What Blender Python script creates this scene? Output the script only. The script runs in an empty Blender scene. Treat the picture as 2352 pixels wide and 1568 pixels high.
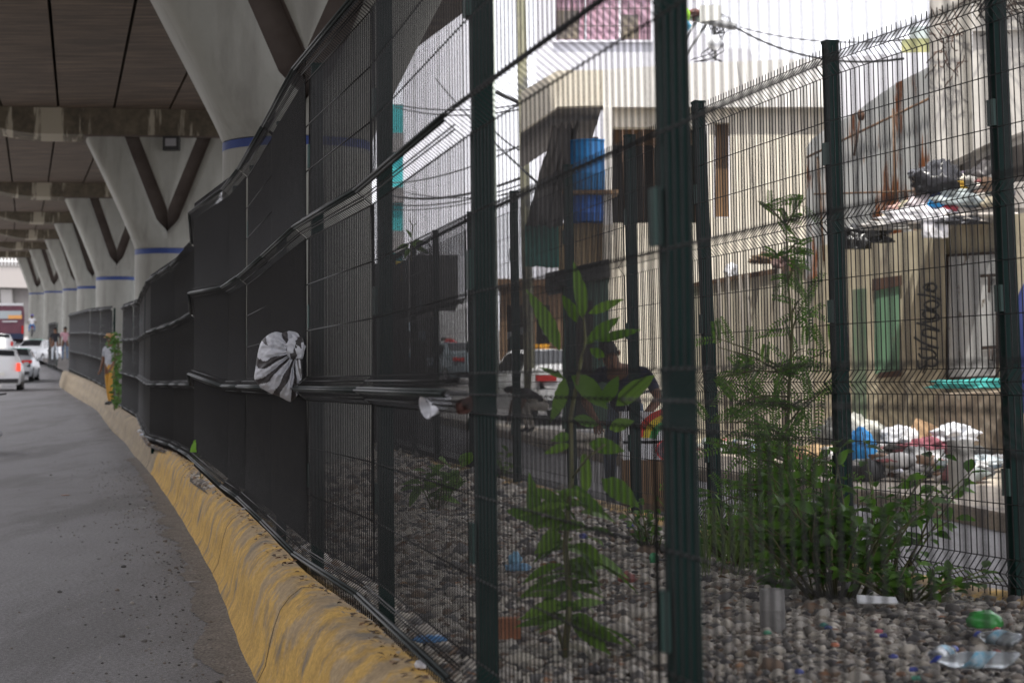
import bpy, math, random
import numpy as np
from mathutils import Vector, Matrix, noise as mn
R=math.radians
random.seed(7)
C=bpy.context.scene
COL=C.collection
# ---------------------------------------------------------------- camera
F=4573.0; HC=1.2
PITCH=math.atan(F/38800.0); ROLL=-0.0123
cd=bpy.data.cameras.new('camera'); cam=bpy.data.objects.new('camera',cd); COL.objects.link(cam)
C.camera=cam
cd.lens=F/2352*36; cd.sensor_width=36; cd.clip_end=3000; cd.clip_start=.05
cam.location=(0,0,HC)
cam.matrix_world=Matrix.Translation((0,0,HC))@Matrix.Rotation(math.pi/2+PITCH,4,'X')@Matrix.Rotation(ROLL,4,'Z')
PPY=865-F*math.tan(PITCH)          # principal point row in 2352-wide photo units
cd.shift_y=-(784-PPY)/2352
cd.dof.use_dof=True; cd.dof.focus_distance=10.5; cd.dof.aperture_fstop=5.3
R3=cam.matrix_world.to_3x3()
def ray(px,py):
    return R3@Vector(((px-1176)/F,-(py-PPY)/F,-1))
def W(px,py,Y):
    d=ray(px,py); t=Y/d.y
    return Vector((0,0,HC))+d*t
def WZ(px,py,z):
    d=ray(px,py); t=(z-HC)/d.z
    return Vector((0,0,HC))+d*t
# ---------------------------------------------------------------- world + sun
SEL,SROT=R(66),R(187)
w=bpy.data.worlds.new('World'); C.world=w; w.use_nodes=True
nt=w.node_tree; nt.nodes.clear()
sky=nt.nodes.new('ShaderNodeTexSky'); sky.sky_type='NISHITA'; sky.sun_disc=False
sky.sun_elevation=SEL; sky.sun_rotation=SROT; sky.dust_density=3.0; sky.air_density=1.2
tc=nt.nodes.new('ShaderNodeTexCoord'); nz=nt.nodes.new('ShaderNodeTexNoise'); nz.inputs['Scale'].default_value=3; nz.inputs['Detail'].default_value=8
rp=nt.nodes.new('ShaderNodeValToRGB'); rp.color_ramp.elements[0].position=.25; rp.color_ramp.elements[1].position=.55
rp.color_ramp.elements[0].color=(.72,.72,.72,1); rp.color_ramp.elements[1].color=(1,1,1,1)
mx=nt.nodes.new('ShaderNodeMixRGB'); mx.inputs['Color2'].default_value=(9.2,9.15,9.8,1)
bg=nt.nodes.new('ShaderNodeBackground'); bg.inputs['Strength'].default_value=.13
wo=nt.nodes.new('ShaderNodeOutputWorld'); L=nt.links.new
L(tc.outputs['Generated'],nz.inputs['Vector']); L(nz.outputs['Fac'],rp.inputs['Fac']); L(rp.outputs['Color'],mx.inputs['Fac'])
L(sky.outputs['Color'],mx.inputs['Color1']); L(mx.outputs['Color'],bg.inputs['Color']); L(bg.outputs['Background'],wo.inputs['Surface'])
sl=bpy.data.lights.new('sun','SUN'); sl.energy=3.9; sl.angle=R(1.5); sl.color=(1,.95,.87)
so=bpy.data.objects.new('sun',sl); COL.objects.link(so)
# sun_rotation measured clockwise from +Y
sd=Vector((math.sin(SROT)*math.cos(SEL),math.cos(SROT)*math.cos(SEL),math.sin(SEL)))
so.rotation_euler=sd.to_track_quat('Z','Y').to_euler(); so.location=sd*50
C.view_settings.view_transform='Standard'; C.view_settings.look='None'; C.view_settings.exposure=0.76; C.view_settings.gamma=1
C.render.engine='CYCLES'
C.render.resolution_x=1024; C.render.resolution_y=682
C.cycles.max_bounces=8; C.cycles.diffuse_bounces=5; C.cycles.transparent_max_bounces=8
# ---------------------------------------------------------------- materials
MATS={}
def M(name,c,rough=.75,c2=None,scale=6,thr=(.35,.65),bump=0,bscale=80,metal=0,stretch=(1,1,1),det=6,emit=0,alpha=1,trans=0,spec=.4,c3=None,s3=1.2,thr3=(.5,.6),st3=(1,1,1)):
    if name in MATS: return MATS[name]
    m=bpy.data.materials.new(name); m.use_nodes=True; n=m.node_tree; P=n.nodes['Principled BSDF']; l=n.links.new
    P.inputs['Roughness'].default_value=rough; P.inputs['Metallic'].default_value=metal
    P.inputs['Specular IOR Level'].default_value=spec
    P.inputs['Base Color'].default_value=(*c,1); m.diffuse_color=(*c,1)
    t=n.nodes.new('ShaderNodeTexCoord'); 
    def nzn(sc,st,det=6):
        mp=n.nodes.new('ShaderNodeMapping'); mp.inputs['Scale'].default_value=st; l(t.outputs['Object'],mp.inputs['Vector'])
        q=n.nodes.new('ShaderNodeTexNoise'); q.inputs['Scale'].default_value=sc; q.inputs['Detail'].default_value=det; q.inputs['Roughness'].default_value=.65
        l(mp.outputs['Vector'],q.inputs['Vector']); return q
    if c2:
        q=nzn(scale,stretch,det); r=n.nodes.new('ShaderNodeValToRGB')
        r.color_ramp.elements[0].position=thr[0]; r.color_ramp.elements[1].position=thr[1]
        r.color_ramp.elements[0].color=(*c,1); r.color_ramp.elements[1].color=(*c2,1)
        l(q.outputs['Fac'],r.inputs['Fac']); out=r.outputs['Color']
        if c3:
            q3=nzn(s3,st3); r3=n.nodes.new('ShaderNodeValToRGB'); r3.color_ramp.elements[0].position=thr3[0]; r3.color_ramp.elements[1].position=thr3[1]
            r3.color_ramp.elements[0].color=(0,0,0,1); l(q3.outputs['Fac'],r3.inputs['Fac'])
            mm=n.nodes.new('ShaderNodeMixRGB'); l(r3.outputs['Color'],mm.inputs['Fac']); l(out,mm.inputs['Color1']); mm.inputs['Color2'].default_value=(*c3,1); out=mm.outputs['Color']
        l(out,P.inputs['Base Color'])
    if bump:
        q=nzn(bscale,(1,1,1),4); b=n.nodes.new('ShaderNodeBump'); b.inputs['Strength'].default_value=min(1,bump); b.inputs['Distance'].default_value=.012
        l(q.outputs['Fac'],b.inputs['Height']); l(b.outputs['Normal'],P.inputs['Normal'])
    if emit:
        P.inputs['Emission Color'].default_value=(*c,1); P.inputs['Emission Strength'].default_value=emit
    if trans: P.inputs['Transmission Weight'].default_value=trans
    MATS[name]=m; return m
def leafmat(name,a,b,tr=.35):
    if name in MATS: return MATS[name]
    m=bpy.data.materials.new(name); m.use_nodes=True; n=m.node_tree; P=n.nodes['Principled BSDF']; l=n.links.new
    g=n.nodes.new('ShaderNodeNewGeometry'); r=n.nodes.new('ShaderNodeValToRGB')
    r.color_ramp.elements[0].color=(*a,1); r.color_ramp.elements[1].color=(*b,1)
    l(g.outputs['Random Per Island'],r.inputs['Fac']); l(r.outputs['Color'],P.inputs['Base Color'])
    P.inputs['Roughness'].default_value=.5; P.inputs['Specular IOR Level'].default_value=.3
    T=n.nodes.new('ShaderNodeBsdfTranslucent'); l(r.outputs['Color'],T.inputs['Color'])
    mx=n.nodes.new('ShaderNodeMixShader'); mx.inputs[0].default_value=tr
    l(P.outputs[0],mx.inputs[1]); l(T.outputs[0],mx.inputs[2]); l(mx.outputs[0],n.nodes['Material Output'].inputs[0])
    MATS[name]=m; return m
def islandmat(name,cols,rough=.85):
    m=bpy.data.materials.new(name); m.use_nodes=True; n=m.node_tree; P=n.nodes['Principled BSDF']; l=n.links.new
    g=n.nodes.new('ShaderNodeNewGeometry'); r=n.nodes.new('ShaderNodeValToRGB'); r.color_ramp.interpolation='CONSTANT'
    e=r.color_ramp.elements
    e[0].color=(*cols[0],1); e[1].position=1/len(cols); e[1].color=(*cols[1],1)
    for i in range(2,len(cols)):
        q=e.new(i/len(cols)); q.color=(*cols[i],1)
    l(g.outputs['Random Per Island'],r.inputs['Fac']); l(r.outputs['Color'],P.inputs['Base Color']); P.inputs['Roughness'].default_value=rough
    return m
# ---------------------------------------------------------------- mesh helper
class B:
    def __init__(s): s.v=[]; s.f=[]; s.m=[]; s.sm=[]
    def add(s,vs,fs,mi=0,smooth=False):
        o=len(s.v); s.v+= [tuple(x) for x in vs]
        for f in fs: s.f.append([o+i for i in f]); s.m.append(mi); s.sm.append(smooth)
    def box(s,c,sz,mi=0,rot=None):
        c=Vector(c); h=[a/2 for a in sz]; vs=[]
        for z in (-1,1):
            for x,y in ((-1,-1),(1,-1),(1,1),(-1,1)):
                p=Vector((x*h[0],y*h[1],z*h[2]))
                if rot is not None: p=rot@p
                vs.append(c+p)
        s.add(vs,[(3,2,1,0),(4,5,6,7),(0,1,5,4),(1,2,6,5),(2,3,7,6),(3,0,4,7)],mi)
    def prism(s,pts,off,mi=0):
        n=len(pts); off=Vector(off); a=[Vector(p) for p in pts]; b=[p+off for p in a]
        s.add(a+b,[list(range(n)),list(range(2*n-1,n-1,-1))]+[(i,i+n,(i+1)%n+n,(i+1)%n) for i in range(n)],mi)
    def tube(s,pts,r,n=6,mi=0,smooth=True,cap=True):
        pts=[Vector(p) for p in pts]; k=len(pts)
        rr=r if isinstance(r,(list,tuple)) else [r]*k
        vs=[]; up=None
        for i,p in enumerate(pts):
            t=(pts[min(i+1,k-1)]-pts[max(i-1,0)]); 
            if t.length<1e-9: t=Vector((0,0,1))
            t.normalize()
            if up is None:
                up=Vector((1,0,0)) if abs(t.x)<.8 else Vector((0,1,0))
            a=(up-t*up.dot(t)); 
            if a.length<1e-6: a=Vector((0,1,0))-t*t.y
            a.normalize(); up=a; b=t.cross(a)
            for j in range(n):
                th=2*math.pi*j/n; vs.append(p+(a*math.cos(th)+b*math.sin(th))*rr[i])
        fs=[]
        for i in range(k-1):
            for j in range(n):
                fs.append((i*n+j,i*n+(j+1)%n,(i+1)*n+(j+1)%n,(i+1)*n+j))
        if cap: fs+= [list(range(n-1,-1,-1)),[(k-1)*n+j for j in range(n)]]
        s.add(vs,fs,mi,smooth)
    def grid(s,rows,mi=0,smooth=True,close=False):
        n=len(rows[0]); vs=[p for r in rows for p in r]; fs=[]
        for i in range(len(rows)-1):
            for j in range(n-1 if not close else n):
                fs.append((i*n+j,i*n+(j+1)%n,(i+1)*n+(j+1)%n,(i+1)*n+j))
        s.add(vs,fs,mi,smooth)
def setp(o,label=None,cat=None,group=None,kind=None):
    if label: o['label']=label
    if cat: o['category']=cat
    if group: o['group']=group
    if kind: o['kind']=kind
    return o
def obj(name,b,mats,parent=None,local=False,**k):
    me=bpy.data.meshes.new(name)
    if not isinstance(mats,(list,tuple)): mats=[mats]
    off=Vector((0,0,0))
    if parent is not None and not local:
        off=parent.location.copy(); pp=parent.parent
        while pp is not None: off+=pp.location; pp=pp.parent
    v=np.array(b.v,dtype=float).reshape(-1,3)
    if off.length: v=v-np.array(off)
    me.from_pydata([tuple(x) for x in v],[],b.f)
    for m in mats: me.materials.append(m)
    me.polygons.foreach_set('material_index',b.m); me.polygons.foreach_set('use_smooth',b.sm)
    me.update()
    o=bpy.data.objects.new(name,me); COL.objects.link(o)
    if parent is not None: o.parent=parent
    setp(o,**k); return o
NOSPLIT={'mesh_panel','balcony_bars','window_grille','goods','loose_wires','handwriting','door_frame','leaves','foliage','purple_tag','shop_goods'}
_obj1=obj
def obj(name,b,mats,parent=None,local=False,**k):
    if parent is None or name in NOSPLIT or len(b.f)>4000: return _obj1(name,b,mats,parent,local,**k)
    n=len(b.v); pa=list(range(n))
    def find(i):
        while pa[i]!=i: pa[i]=pa[pa[i]]; i=pa[i]
        return i
    for f in b.f:
        r0=find(f[0])
        for i in f[1:]: pa[find(i)]=r0
    comp={}
    for fi,f in enumerate(b.f): comp.setdefault(find(f[0]),[]).append(fi)
    if len(comp)==1 or len(comp)>14: return _obj1(name,b,mats,parent,local,**k)
    out=None
    for fl in comp.values():
        c=B(); mp={}
        for fi in fl:
            ff=[]
            for i in b.f[fi]:
                if i not in mp: mp[i]=len(c.v); c.v.append(b.v[i])
                ff.append(mp[i])
            c.f.append(ff); c.m.append(b.m[fi]); c.sm.append(b.sm[fi])
        o=_obj1(name,c,mats,parent,local,**k)
        if out is None: out=o
    return out
def thing(name,loc,label,cat,group=None,rz=0):
    o=bpy.data.objects.new(name,None); COL.objects.link(o); o.location=loc; o.rotation_euler=(0,0,rz); o.empty_display_size=.2
    return setp(o,label,cat,group)
def icos(sub):
    import bmesh
    bm=bmesh.new(); bmesh.ops.create_icosphere(bm,subdivisions=sub,radius=1); 
    vs=[v.co.copy() for v in bm.verts]; fs=[[v.index for v in f.verts] for f in bm.faces]; bm.free(); return vs,fs
ICO={k:icos(k) for k in (1,2,3,4)}
def lump(b,c,sz,seed=0,amp=.35,fr=1.6,sub=3,mi=0,flat=True,fine=.08):
    vs,fs=ICO[sub]; o=[]; c=Vector(c)
    for v in vs:
        d=1+amp*mn.noise(v*fr+Vector((seed*3.1,seed,0)))+fine*3*(abs(mn.noise(v*fr*3.3+Vector((seed,7,seed))))-.2)
        p=Vector((v.x*sz[0]*d,v.y*sz[1]*d,v.z*sz[2]*d))
        if flat and p.z<-sz[2]*.45: p.z=-sz[2]*.45+ (p.z+sz[2]*.45)*.1
        o.append(c+p)
    b.add(o,fs,mi,True)
# ---------------------------------------------------------------- terrain profiles
def interp(t,x):
    if x<=t[0][0]: return t[0][1]
    for (a,b),(c,d) in zip(t,t[1:]):
        if x<=c: return b+(d-b)*(x-a)/(c-a)
    return t[-1][1]
ROADZ=[(-50,0),(33,0),(44,.14),(53,.42),(83,1.02),(130,2.6),(185,4.9),(260,7.2),(330,8.5),(3000,8.5)]
MEDZ=[(-50,.37),(30,.37),(38,.47),(44,.6),(53,.92),(64,1.25),(83,1.66),(104,2.1),(130,3.0),(185,5.3)]
def gz(Y): return interp(ROADZ,Y)
def mz(Y): return interp(MEDZ,Y)
# ---------------------------------------------------------------- fence lines (world x,y,zbase)
FH=2.23
def topnode(px,py): return WZ(px,py,.37+FH)
near=[]
def nn(p,z=None): near.append((p.x,p.y,mz(p.y) if z is None else z))
# start beyond right frame edge, toward camera
pA=W(2500,865,1.93*1.0); near.append((W(2430,865,2.02).x,2.02,.37))
for px,Y in ((1915,2.6),(1500,3.42),(1073,5.05),(856,7.0)): near.append((W(px,865,Y).x,Y,.37))
for px,py in ((705,137),(628,272),(567,374),(529,422)): nn(topnode(px,py),.37)
for px,py,Y in ((446,1070,17.4),(449,1068,19.9)): p=W(px,py,Y); near.append((p.x,p.y,p.z))
def hb(px,yt,yb):
    Y=FH*F/(yb-yt); p=W(px,yb,Y); near.append((p.x,p.y,p.z))
p=WZ(402,602,2.6); nn(p,.37)
p=WZ(347,638,2.6); nn(p,.37)
hb(318,693,962); hb(279,706,938)
NA=near[:]
near=[]; hb(257,708,900); hb(205,712,872); hb(158,724,850); NB=near
near=[]; hb(128,742,842); hb(110,745,838); 
NC=[near[0],near[1]]
FT=[(940,575),(990,548),(1070,507),(1168,462),(1290,405),(1430,340),(1605,256),(1886,135),(2262,2)]
farn=[]
p9=topnode(935,572)
for px,py in FT: p=topnode(px,py); farn.append((p.x,p.y,.37))
d=(Vector(farn[-1])-Vector(farn[-2]));
farn.append(tuple(Vector(farn[-1])+d)); farn.append(tuple(Vector(farn[-1])+d))
d=(Vector(farn[0])-Vector(farn[1])).normalized()
pre=[]
for i in range(1,12):
    q=Vector(farn[0])+d*2.0*i; pre.append((q.x,q.y,mz(q.y)))
farn=pre[::-1]+farn
def fence_profile():
    P=[(0,0)]; rows=[]
    z=.04
    for k in range(4):
        P+=[(z,0),(z+.05,.038),(z+.1,0)]
        rows+=[(z,0),(z+.05,.038),(z+.1,0)]
        if k<3: rows+=[(z+.3,0),(z+.5,0)]
        z+=.7
    P.append((z-.6+.035,0))
    return P,rows
PROF,ROWS=fence_profile()
green_wire=M('green_painted_wire',(.0075,.0068,.0066),.5,(.012,.0115,.011),scale=9,spec=.2)
green_post=M('green_painted_post',(.003,.020,.017),.65,(.006,.027,.023),scale=7,c3=(.016,.028,.026),s3=3,thr3=(.58,.72),spec=.15)
def build_fence(nodes,label,side,spacing=.042,wr=.0028,postoff=.045,bulge=1.6,ph=2.2,pw=.05,posts=None,lean={},skip=()):
    t=thing('mesh_fence',nodes[0],label,'fence')
    n=len(nodes)
    for i in range(n):
        p=Vector(nodes[i]); 
        q=Vector(nodes[min(i+1,n-1)]); o=Vector(nodes[max(i-1,0)])
        tg=(q-o); tg.z=0; tg.normalize(); nr=Vector((tg.y,-tg.x,0))*side   # bulge side
        ang=math.atan2(tg.y,tg.x)
        if not(posts and i not in posts):
            b=B(); rot=Matrix.Rotation(ang,3,'Z')
            if i in lean: rot=Matrix.Rotation(lean[i],3,tg.cross(Vector((0,0,1))))@rot
            c=p-nr*postoff
            b.box(c+rot@Vector((0,0,ph/2-.07)),(pw,pw,ph+.14),0,rot)
            b.box(c+rot@Vector((0,0,ph+.006)),(pw+.006,pw+.006,.012),0,rot)
            po=obj('post',b,green_post,t)
            b=B()
            for z in (.42,1.1,1.8): b.box(p-nr*(postoff-.036)+rot@Vector((0,0,z)),(.05,.012,.10),0,rot)
            obj('clip',b,M('clip_green',(.02,.06,.05),.5),po)
        if i<n-1 and i not in skip:
            L_=(q-p).length; k=max(2,int(round(L_/spacing))); b=B()
            tg2=(q-p).normalized(); h=Vector((tg2.x,tg2.y,0)).normalized(); nr2=Vector((h.y,-h.x,0))*side
            far=(p.y>16)
            wr_=wr
            if bulge!=1 and p.y<6.5: wr_=.0022
            wob=random.uniform(-.006,.006)
            for j in range(k):
                base=p+(q-p)*(.002+.996*j/(k-1))
                jit=random.uniform(-.0012,.0012)
                b.tube([base+nr2*(d*bulge+wob*z)+h*jit+Vector((0,0,z)) for z,d in PROF],wr_,4 if far else 6,0,True)
            for z,d in (ROWS if bulge==1 or p.y<4.5 else ROWS+[(.04+.7*k_+e_,.02) for k_ in range(4) for e_ in (.018,.03,.07,.082)]+[(.04+.7*k_+e_,.034) for k_ in range(4) for e_ in (.042,.058)]):
                dd_=d*bulge-wr*1.8; b.tube([p+nr2*dd_+Vector((0,0,z)),q+nr2*dd_+Vector((0,0,z))],wr*.9,6,0,True)
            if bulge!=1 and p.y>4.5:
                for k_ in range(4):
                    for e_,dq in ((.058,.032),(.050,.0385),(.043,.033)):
                        z=.04+.7*k_+e_; dd_=dq*bulge+wr*1.5; b.tube([p+nr2*dd_+Vector((0,0,z)),q+nr2*dd_+Vector((0,0,z))],.0045,6,1,True)  # paler ridge tubes paint in the highlight along each fold
            obj('mesh_panel',b,[green_wire,M('highlight_fold_wire',(.018,.025,.024),.5,(.034,.044,.042),scale=12,spec=.4)],t)
    return t
# near fence: going away from camera, road is on left => bulge to left: tg=(left-forward); nr=(ty,-tx) points right => side -1
# resample long stretches so posts stand about every 2.1 m
def resamp(nodes,step=2.1,start=0):
    out=[nodes[0]]
    for a,b_ in zip(nodes,nodes[1:]):
        a=Vector(a); b_=Vector(b_); k=max(1,int(round((b_-a).length/step)))
        for j in range(1,k+1): out.append(tuple(a+(b_-a)*j/k))
    return out
NAr=resamp(NA[5:],2.3); NAf=NA[:5]+NAr; PST=[i for i in range(len(NAf)) if i not in (0,1) and not 16.9<NAf[i][1]<20.5]
build_fence(NAf,'green wire mesh fence along the yellow kerb, nearest the camera, holding the striped bag',-1,posts=PST)
NBr=resamp(NB,2.5); build_fence(NBr,'separate green mesh fence run beyond the gap where the man in mustard trousers stands',-1)
build_fence(resamp(NC,2.5),'short dark fence piece at the far end of the pale kerb behind two pedestrians',-1)
ix=[i for i,q in enumerate(farn) if abs(q[1]-farn[-5][1])<.01]
build_fence(farn,'green wire mesh fence along the far side of the gravel median, behind the plants',1,wr=.0025,bulge=1,ph=2.3,pw=.058,lean={ix[0]:R(4.0)})
print('z',[(round(b,1),round(c,2),round(mz(b),2)) for a,b,c in NAf+NBr]); print('near',[(round(a,2),round(b,2)) for a,b,c in NAf]); print('far',[(round(a,2),round(b,2)) for a,b,c in farn])
# ---------------------------------------------------------------- ground
asph=M('asphalt',(.24,.232,.232),.85,(.28,.272,.27),scale=1.1,thr=(.3,.7),bump=.9,bscale=140,c3=(.20,.192,.188),s3=.35,thr3=(.5,.62),st3=(3,.5,1))
def add_speckle(m,sc=260,amt=.5):
    n=m.node_tree; P=n.nodes['Principled BSDF']; src=P.inputs['Base Color'].links[0].from_socket
    t=n.nodes.new('ShaderNodeTexCoord'); v=n.nodes.new('ShaderNodeTexNoise'); v.inputs['Scale'].default_value=sc; v.inputs['Detail'].default_value=2
    r=n.nodes.new('ShaderNodeValToRGB'); r.color_ramp.elements[0].position=.35; r.color_ramp.elements[1].position=.7
    r.color_ramp.elements[0].color=(1-amt,)*3+(1,); r.color_ramp.elements[1].color=(1+amt,)*3+(1,)
    m_=n.nodes.new('ShaderNodeMixRGB'); m_.blend_type='MULTIPLY'; m_.inputs[0].default_value=1
    n.links.new(t.outputs['Object'],v.inputs['Vector']); n.links.new(v.outputs['Fac'],r.inputs['Fac'])
    n.links.new(src,m_.inputs['Color1']); n.links.new(r.outputs['Color'],m_.inputs['Color2']); n.links.new(m_.outputs['Color'],P.inputs['Base Color'])
add_speckle(asph,170,.5); add_speckle(asph,45,.25)
b=B(); ys=[-30,-10,0,10,20,30,33,37,41,44,48,53,60,70,83,100,115,130,150,170,185,220,260,300,330,500,900,2000]
xs=[-900,-200,-60,-20,0,20,60,200,900]
b.grid([[Vector((x,y,gz(y))) for x in xs] for y in ys],0,False)
obj('road',b,asph,kind='structure')
def lateral(nodes,i):
    n=len(nodes); a=Vector(nodes[max(i-1,0)]); c=Vector(nodes[min(i+1,n-1)]); t=(c-a); t.z=0; t.normalize(); return Vector((t.y,-t.x,0))
# median gravel bed between kerb and far fence
ALL=[(NAf[0][0]+.5,0.0,.37),(NAf[0][0]+.15,1.2,.37)]+NAf+NBr+resamp(NC,2.5)
def atY(nodes,Y):
    ns=sorted(nodes,key=lambda q:q[1])
    if Y<=ns[0][1]: a,c=ns[0],ns[1]
    elif Y>=ns[-1][1]: a,c=ns[-2],ns[-1]
    else:
        for a,c in zip(ns,ns[1:]):
            if a[1]<=Y<=c[1]: break
    t=(Y-a[1])/(c[1]-a[1]+1e-9); return a[0]+(c[0]-a[0])*t
b=B(); rows=[]
for k in range(0,120):
    Y=-1+k*.5 if k<80 else 39+(k-79)*2.5
    xl=atY(ALL,Y)-.04; xr=atY(farn,Y)+.16 if Y<42 else xl+2.8
    rows.append([Vector((xl+(xr-xl)*j/10,Y,mz(Y)-.035+.02*mn.noise(Vector((j,Y*2,0))))) for j in range(11)])
b.grid(rows)
soil=M('gravel_soil',(.07,.062,.055),.95,(.16,.145,.13),scale=14,bump=1,bscale=60)
obj('gravel_bed',b,soil,kind='structure')
# kerb (rounded, worn yellow paint)
def kerbmat(name,yellow):
    A,Bc,Dk=((.40,.29,.16),(.56,.345,.085),(.23,.19,.14)) if yellow else ((.27,.215,.145),(.36,.285,.18),(.17,.145,.115))
    m=M(name,A,.85,Bc,scale=5,thr=(.44,.54),bump=.45,bscale=34,c3=Dk,s3=3.2,thr3=(.54,.66),det=9,stretch=(1,.7,1))
    if yellow:
        n=m.node_tree; l=n.links.new
        rmp=[q for q in n.nodes if q.type=='VALTORGB' and abs(q.color_ramp.elements[0].position-.44)<.01][0]
        src=rmp.inputs['Fac'].links[0].from_socket
        g=n.nodes.new('ShaderNodeTexCoord'); sp=n.nodes.new('ShaderNodeSeparateXYZ'); l(g.outputs['Object'],sp.inputs[0])
        mr=n.nodes.new('ShaderNodeMapRange'); mr.inputs['From Min'].default_value=.05; mr.inputs['From Max'].default_value=.37; mr.inputs['To Min'].default_value=.16; mr.inputs['To Max'].default_value=-.03
        l(sp.outputs['Z'],mr.inputs['Value']); ad=n.nodes.new('ShaderNodeMath'); ad.operation='ADD'; l(src,ad.inputs[0]); l(mr.outputs[0],ad.inputs[1]); l(ad.outputs[0],rmp.inputs['Fac'])
    add_speckle(m,70,.22); add_speckle(m,9,.16)
    return m
EDGE=[WZ(x,y,0) for x,y in ((622.6,1566),(581,1437),(540,1396),(504,1354),(484,1317),(457,1267),(432,1217),(409,1184),(390,1151),(369,1122),(353,1097),(337,1078),(315,1052))]
EDGE=sorted([(p.y,p.x) for p in EDGE]+[(41.8,-8.22),(46.5,-9.4)])
def edge_w(Y):
    if Y<EDGE[0][0]: return .285+.02*math.sin(Y*2)
    if Y>EDGE[-1][0]: return .28+.03*math.sin(Y*.7)
    return max(.17,min(.40,atY(ALL,Y)-interp(EDGE,Y)))
def kbase(Y):
    if Y<EDGE[0][0]+1.6: return atY(ALL,Y)
    if Y>EDGE[-1][0]-1: return atY(ALL,Y)
    u=min(1,(Y-EDGE[0][0]-1.6)/1.5,(EDGE[-1][0]-1-Y)/4)
    return (interp(EDGE,Y)+.285)*u+atY(ALL,Y)*(1-u)
def kerb(nodes,off,yr,mats_,name='kerb',flip=1):
    prof=[(-.10,-.03),(0,0),(.06,.01),(.13,.005),(.19,-.03),(.235,-.08),(.262,-.15),(.28,-.22),(.30,-.30),(.345,-.37),(.36,-.42),(.375,-.9)]
    rows=[]; Y=yr[0]
    while Y<=yr[1]:
        r=[]
        if flip==1: wd_=1 if Y<27 else min(3,1+(Y-27)*.3); x=sum(kbase(Y+q*wd_) for q in (-1.5,-.8,0,.8,1.5))/5
        else: x=atY(nodes,Y)
        k_=.285/.345
        for i,(dd,z) in enumerate(prof):
            s_=k_*(1+.015*mn.noise(Vector((Y*2.5,i*.4,9)))+.025*mn.noise(Vector((Y*.7,i*.2,4))))
            zz=z+.006*mn.noise(Vector((Y*1.7,i*.5,5)))
            r.append(Vector((x-flip*dd*s_,Y,mz(Y)+zz)))
        rows.append(r); Y+=.09 if Y<40 else .4
    b=B(); b.grid(rows,0,True); return obj(name,b,mats_,kind='structure')
ky=kerbmat('worn_yellow_kerb_paint',True); kg=kerbmat('bare_kerb_concrete',False)
kerb(ALL,0,(-.5,26.4),ky)
kerb(ALL,0,(26.35,84),kg)
kerb(farn,0,(-.5,40),kerbmat('worn_orange_kerb_paint',True),flip=-1)
# gravel stones
def gravel():
    rng=np.random.default_rng(3)
    vs1,fs1=ICO[2]; V1=np.array(vs1); F1=np.array(fs1); vs0,fs0=ICO[1]; V0=np.array(vs0); F0=np.array(fs0)
    VV=[];FF=[];o=0
    for (y0,y1,dens,V,Fc,s0) in ((4.2,8.2,2300,V1,F1,.0108),(8.2,14,1100,V0,F0,.0145),(14,36,260,V0,F0,.026)):
        n=int((y1-y0)*2.8*dens); Y=rng.uniform(y0,y1,n)
        xl=np.array([atY(ALL,y) for y in Y]); xr=np.array([atY(farn,y) for y in Y]); X=xl+(xr-xl)*rng.uniform(.0,1.04,n)
        s=s0*rng.lognormal(0,.42,n); sc=np.stack([s*rng.uniform(.8,1.4,n),s*rng.uniform(.8,1.3,n),s*rng.uniform(.5,.85,n)],1)
        a=rng.uniform(0,6.28,n); tl=rng.normal(0,.5,n)
        P=V[None]*sc[:,None,:]*(1+rng.normal(0,.11,(n,len(V),1)))
        y_,z_=P[...,1]*np.cos(tl)[:,None]-P[...,2]*np.sin(tl)[:,None],P[...,1]*np.sin(tl)[:,None]+P[...,2]*np.cos(tl)[:,None]
        x_=P[...,0]*np.cos(a)[:,None]-y_*np.sin(a)[:,None]; y2=P[...,0]*np.sin(a)[:,None]+y_*np.cos(a)[:,None]
        Z=np.array([mz(y) for y in Y])-.03+rng.uniform(0,.016,n)
        Q=np.stack([x_+X[:,None],y2+Y[:,None],z_+Z[:,None]],-1).reshape(-1,3)
        Fq=(Fc[None]+(np.arange(n)*len(V))[:,None,None]).reshape(-1,3)+o; VV.append(Q); FF.append(Fq); o+=len(Q)
    Vt=np.concatenate(VV); Ft=np.concatenate(FF)
    me=bpy.data.meshes.new('gravel'); me.vertices.add(len(Vt)); me.vertices.foreach_set('co',Vt.ravel())
    me.loops.add(Ft.size); me.loops.foreach_set('vertex_index',Ft.ravel().astype(np.int32)); me.polygons.add(len(Ft))
    me.polygons.foreach_set('loop_start',np.arange(0,Ft.size,3,dtype=np.int32)); me.polygons.foreach_set('loop_total',np.full(len(Ft),3,dtype=np.int32))
    me.polygons.foreach_set('use_smooth',np.ones(len(Ft),dtype=bool)); me.update(calc_edges=True)
    me.materials.append(islandmat('gravel_stone',[(.24,.22,.19),(.38,.35,.30),(.47,.43,.36),(.11,.10,.092),(.40,.36,.30),(.21,.18,.15),(.08,.075,.075),(.36,.33,.29),(.17,.12,.085),(.45,.42,.37),(.14,.135,.13)]))
    ob=bpy.data.objects.new('gravel',me); COL.objects.link(ob)
    setp(ob,'grey and tan river gravel covering the median between the two fences','gravel',kind='stuff')
gravel()
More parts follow.
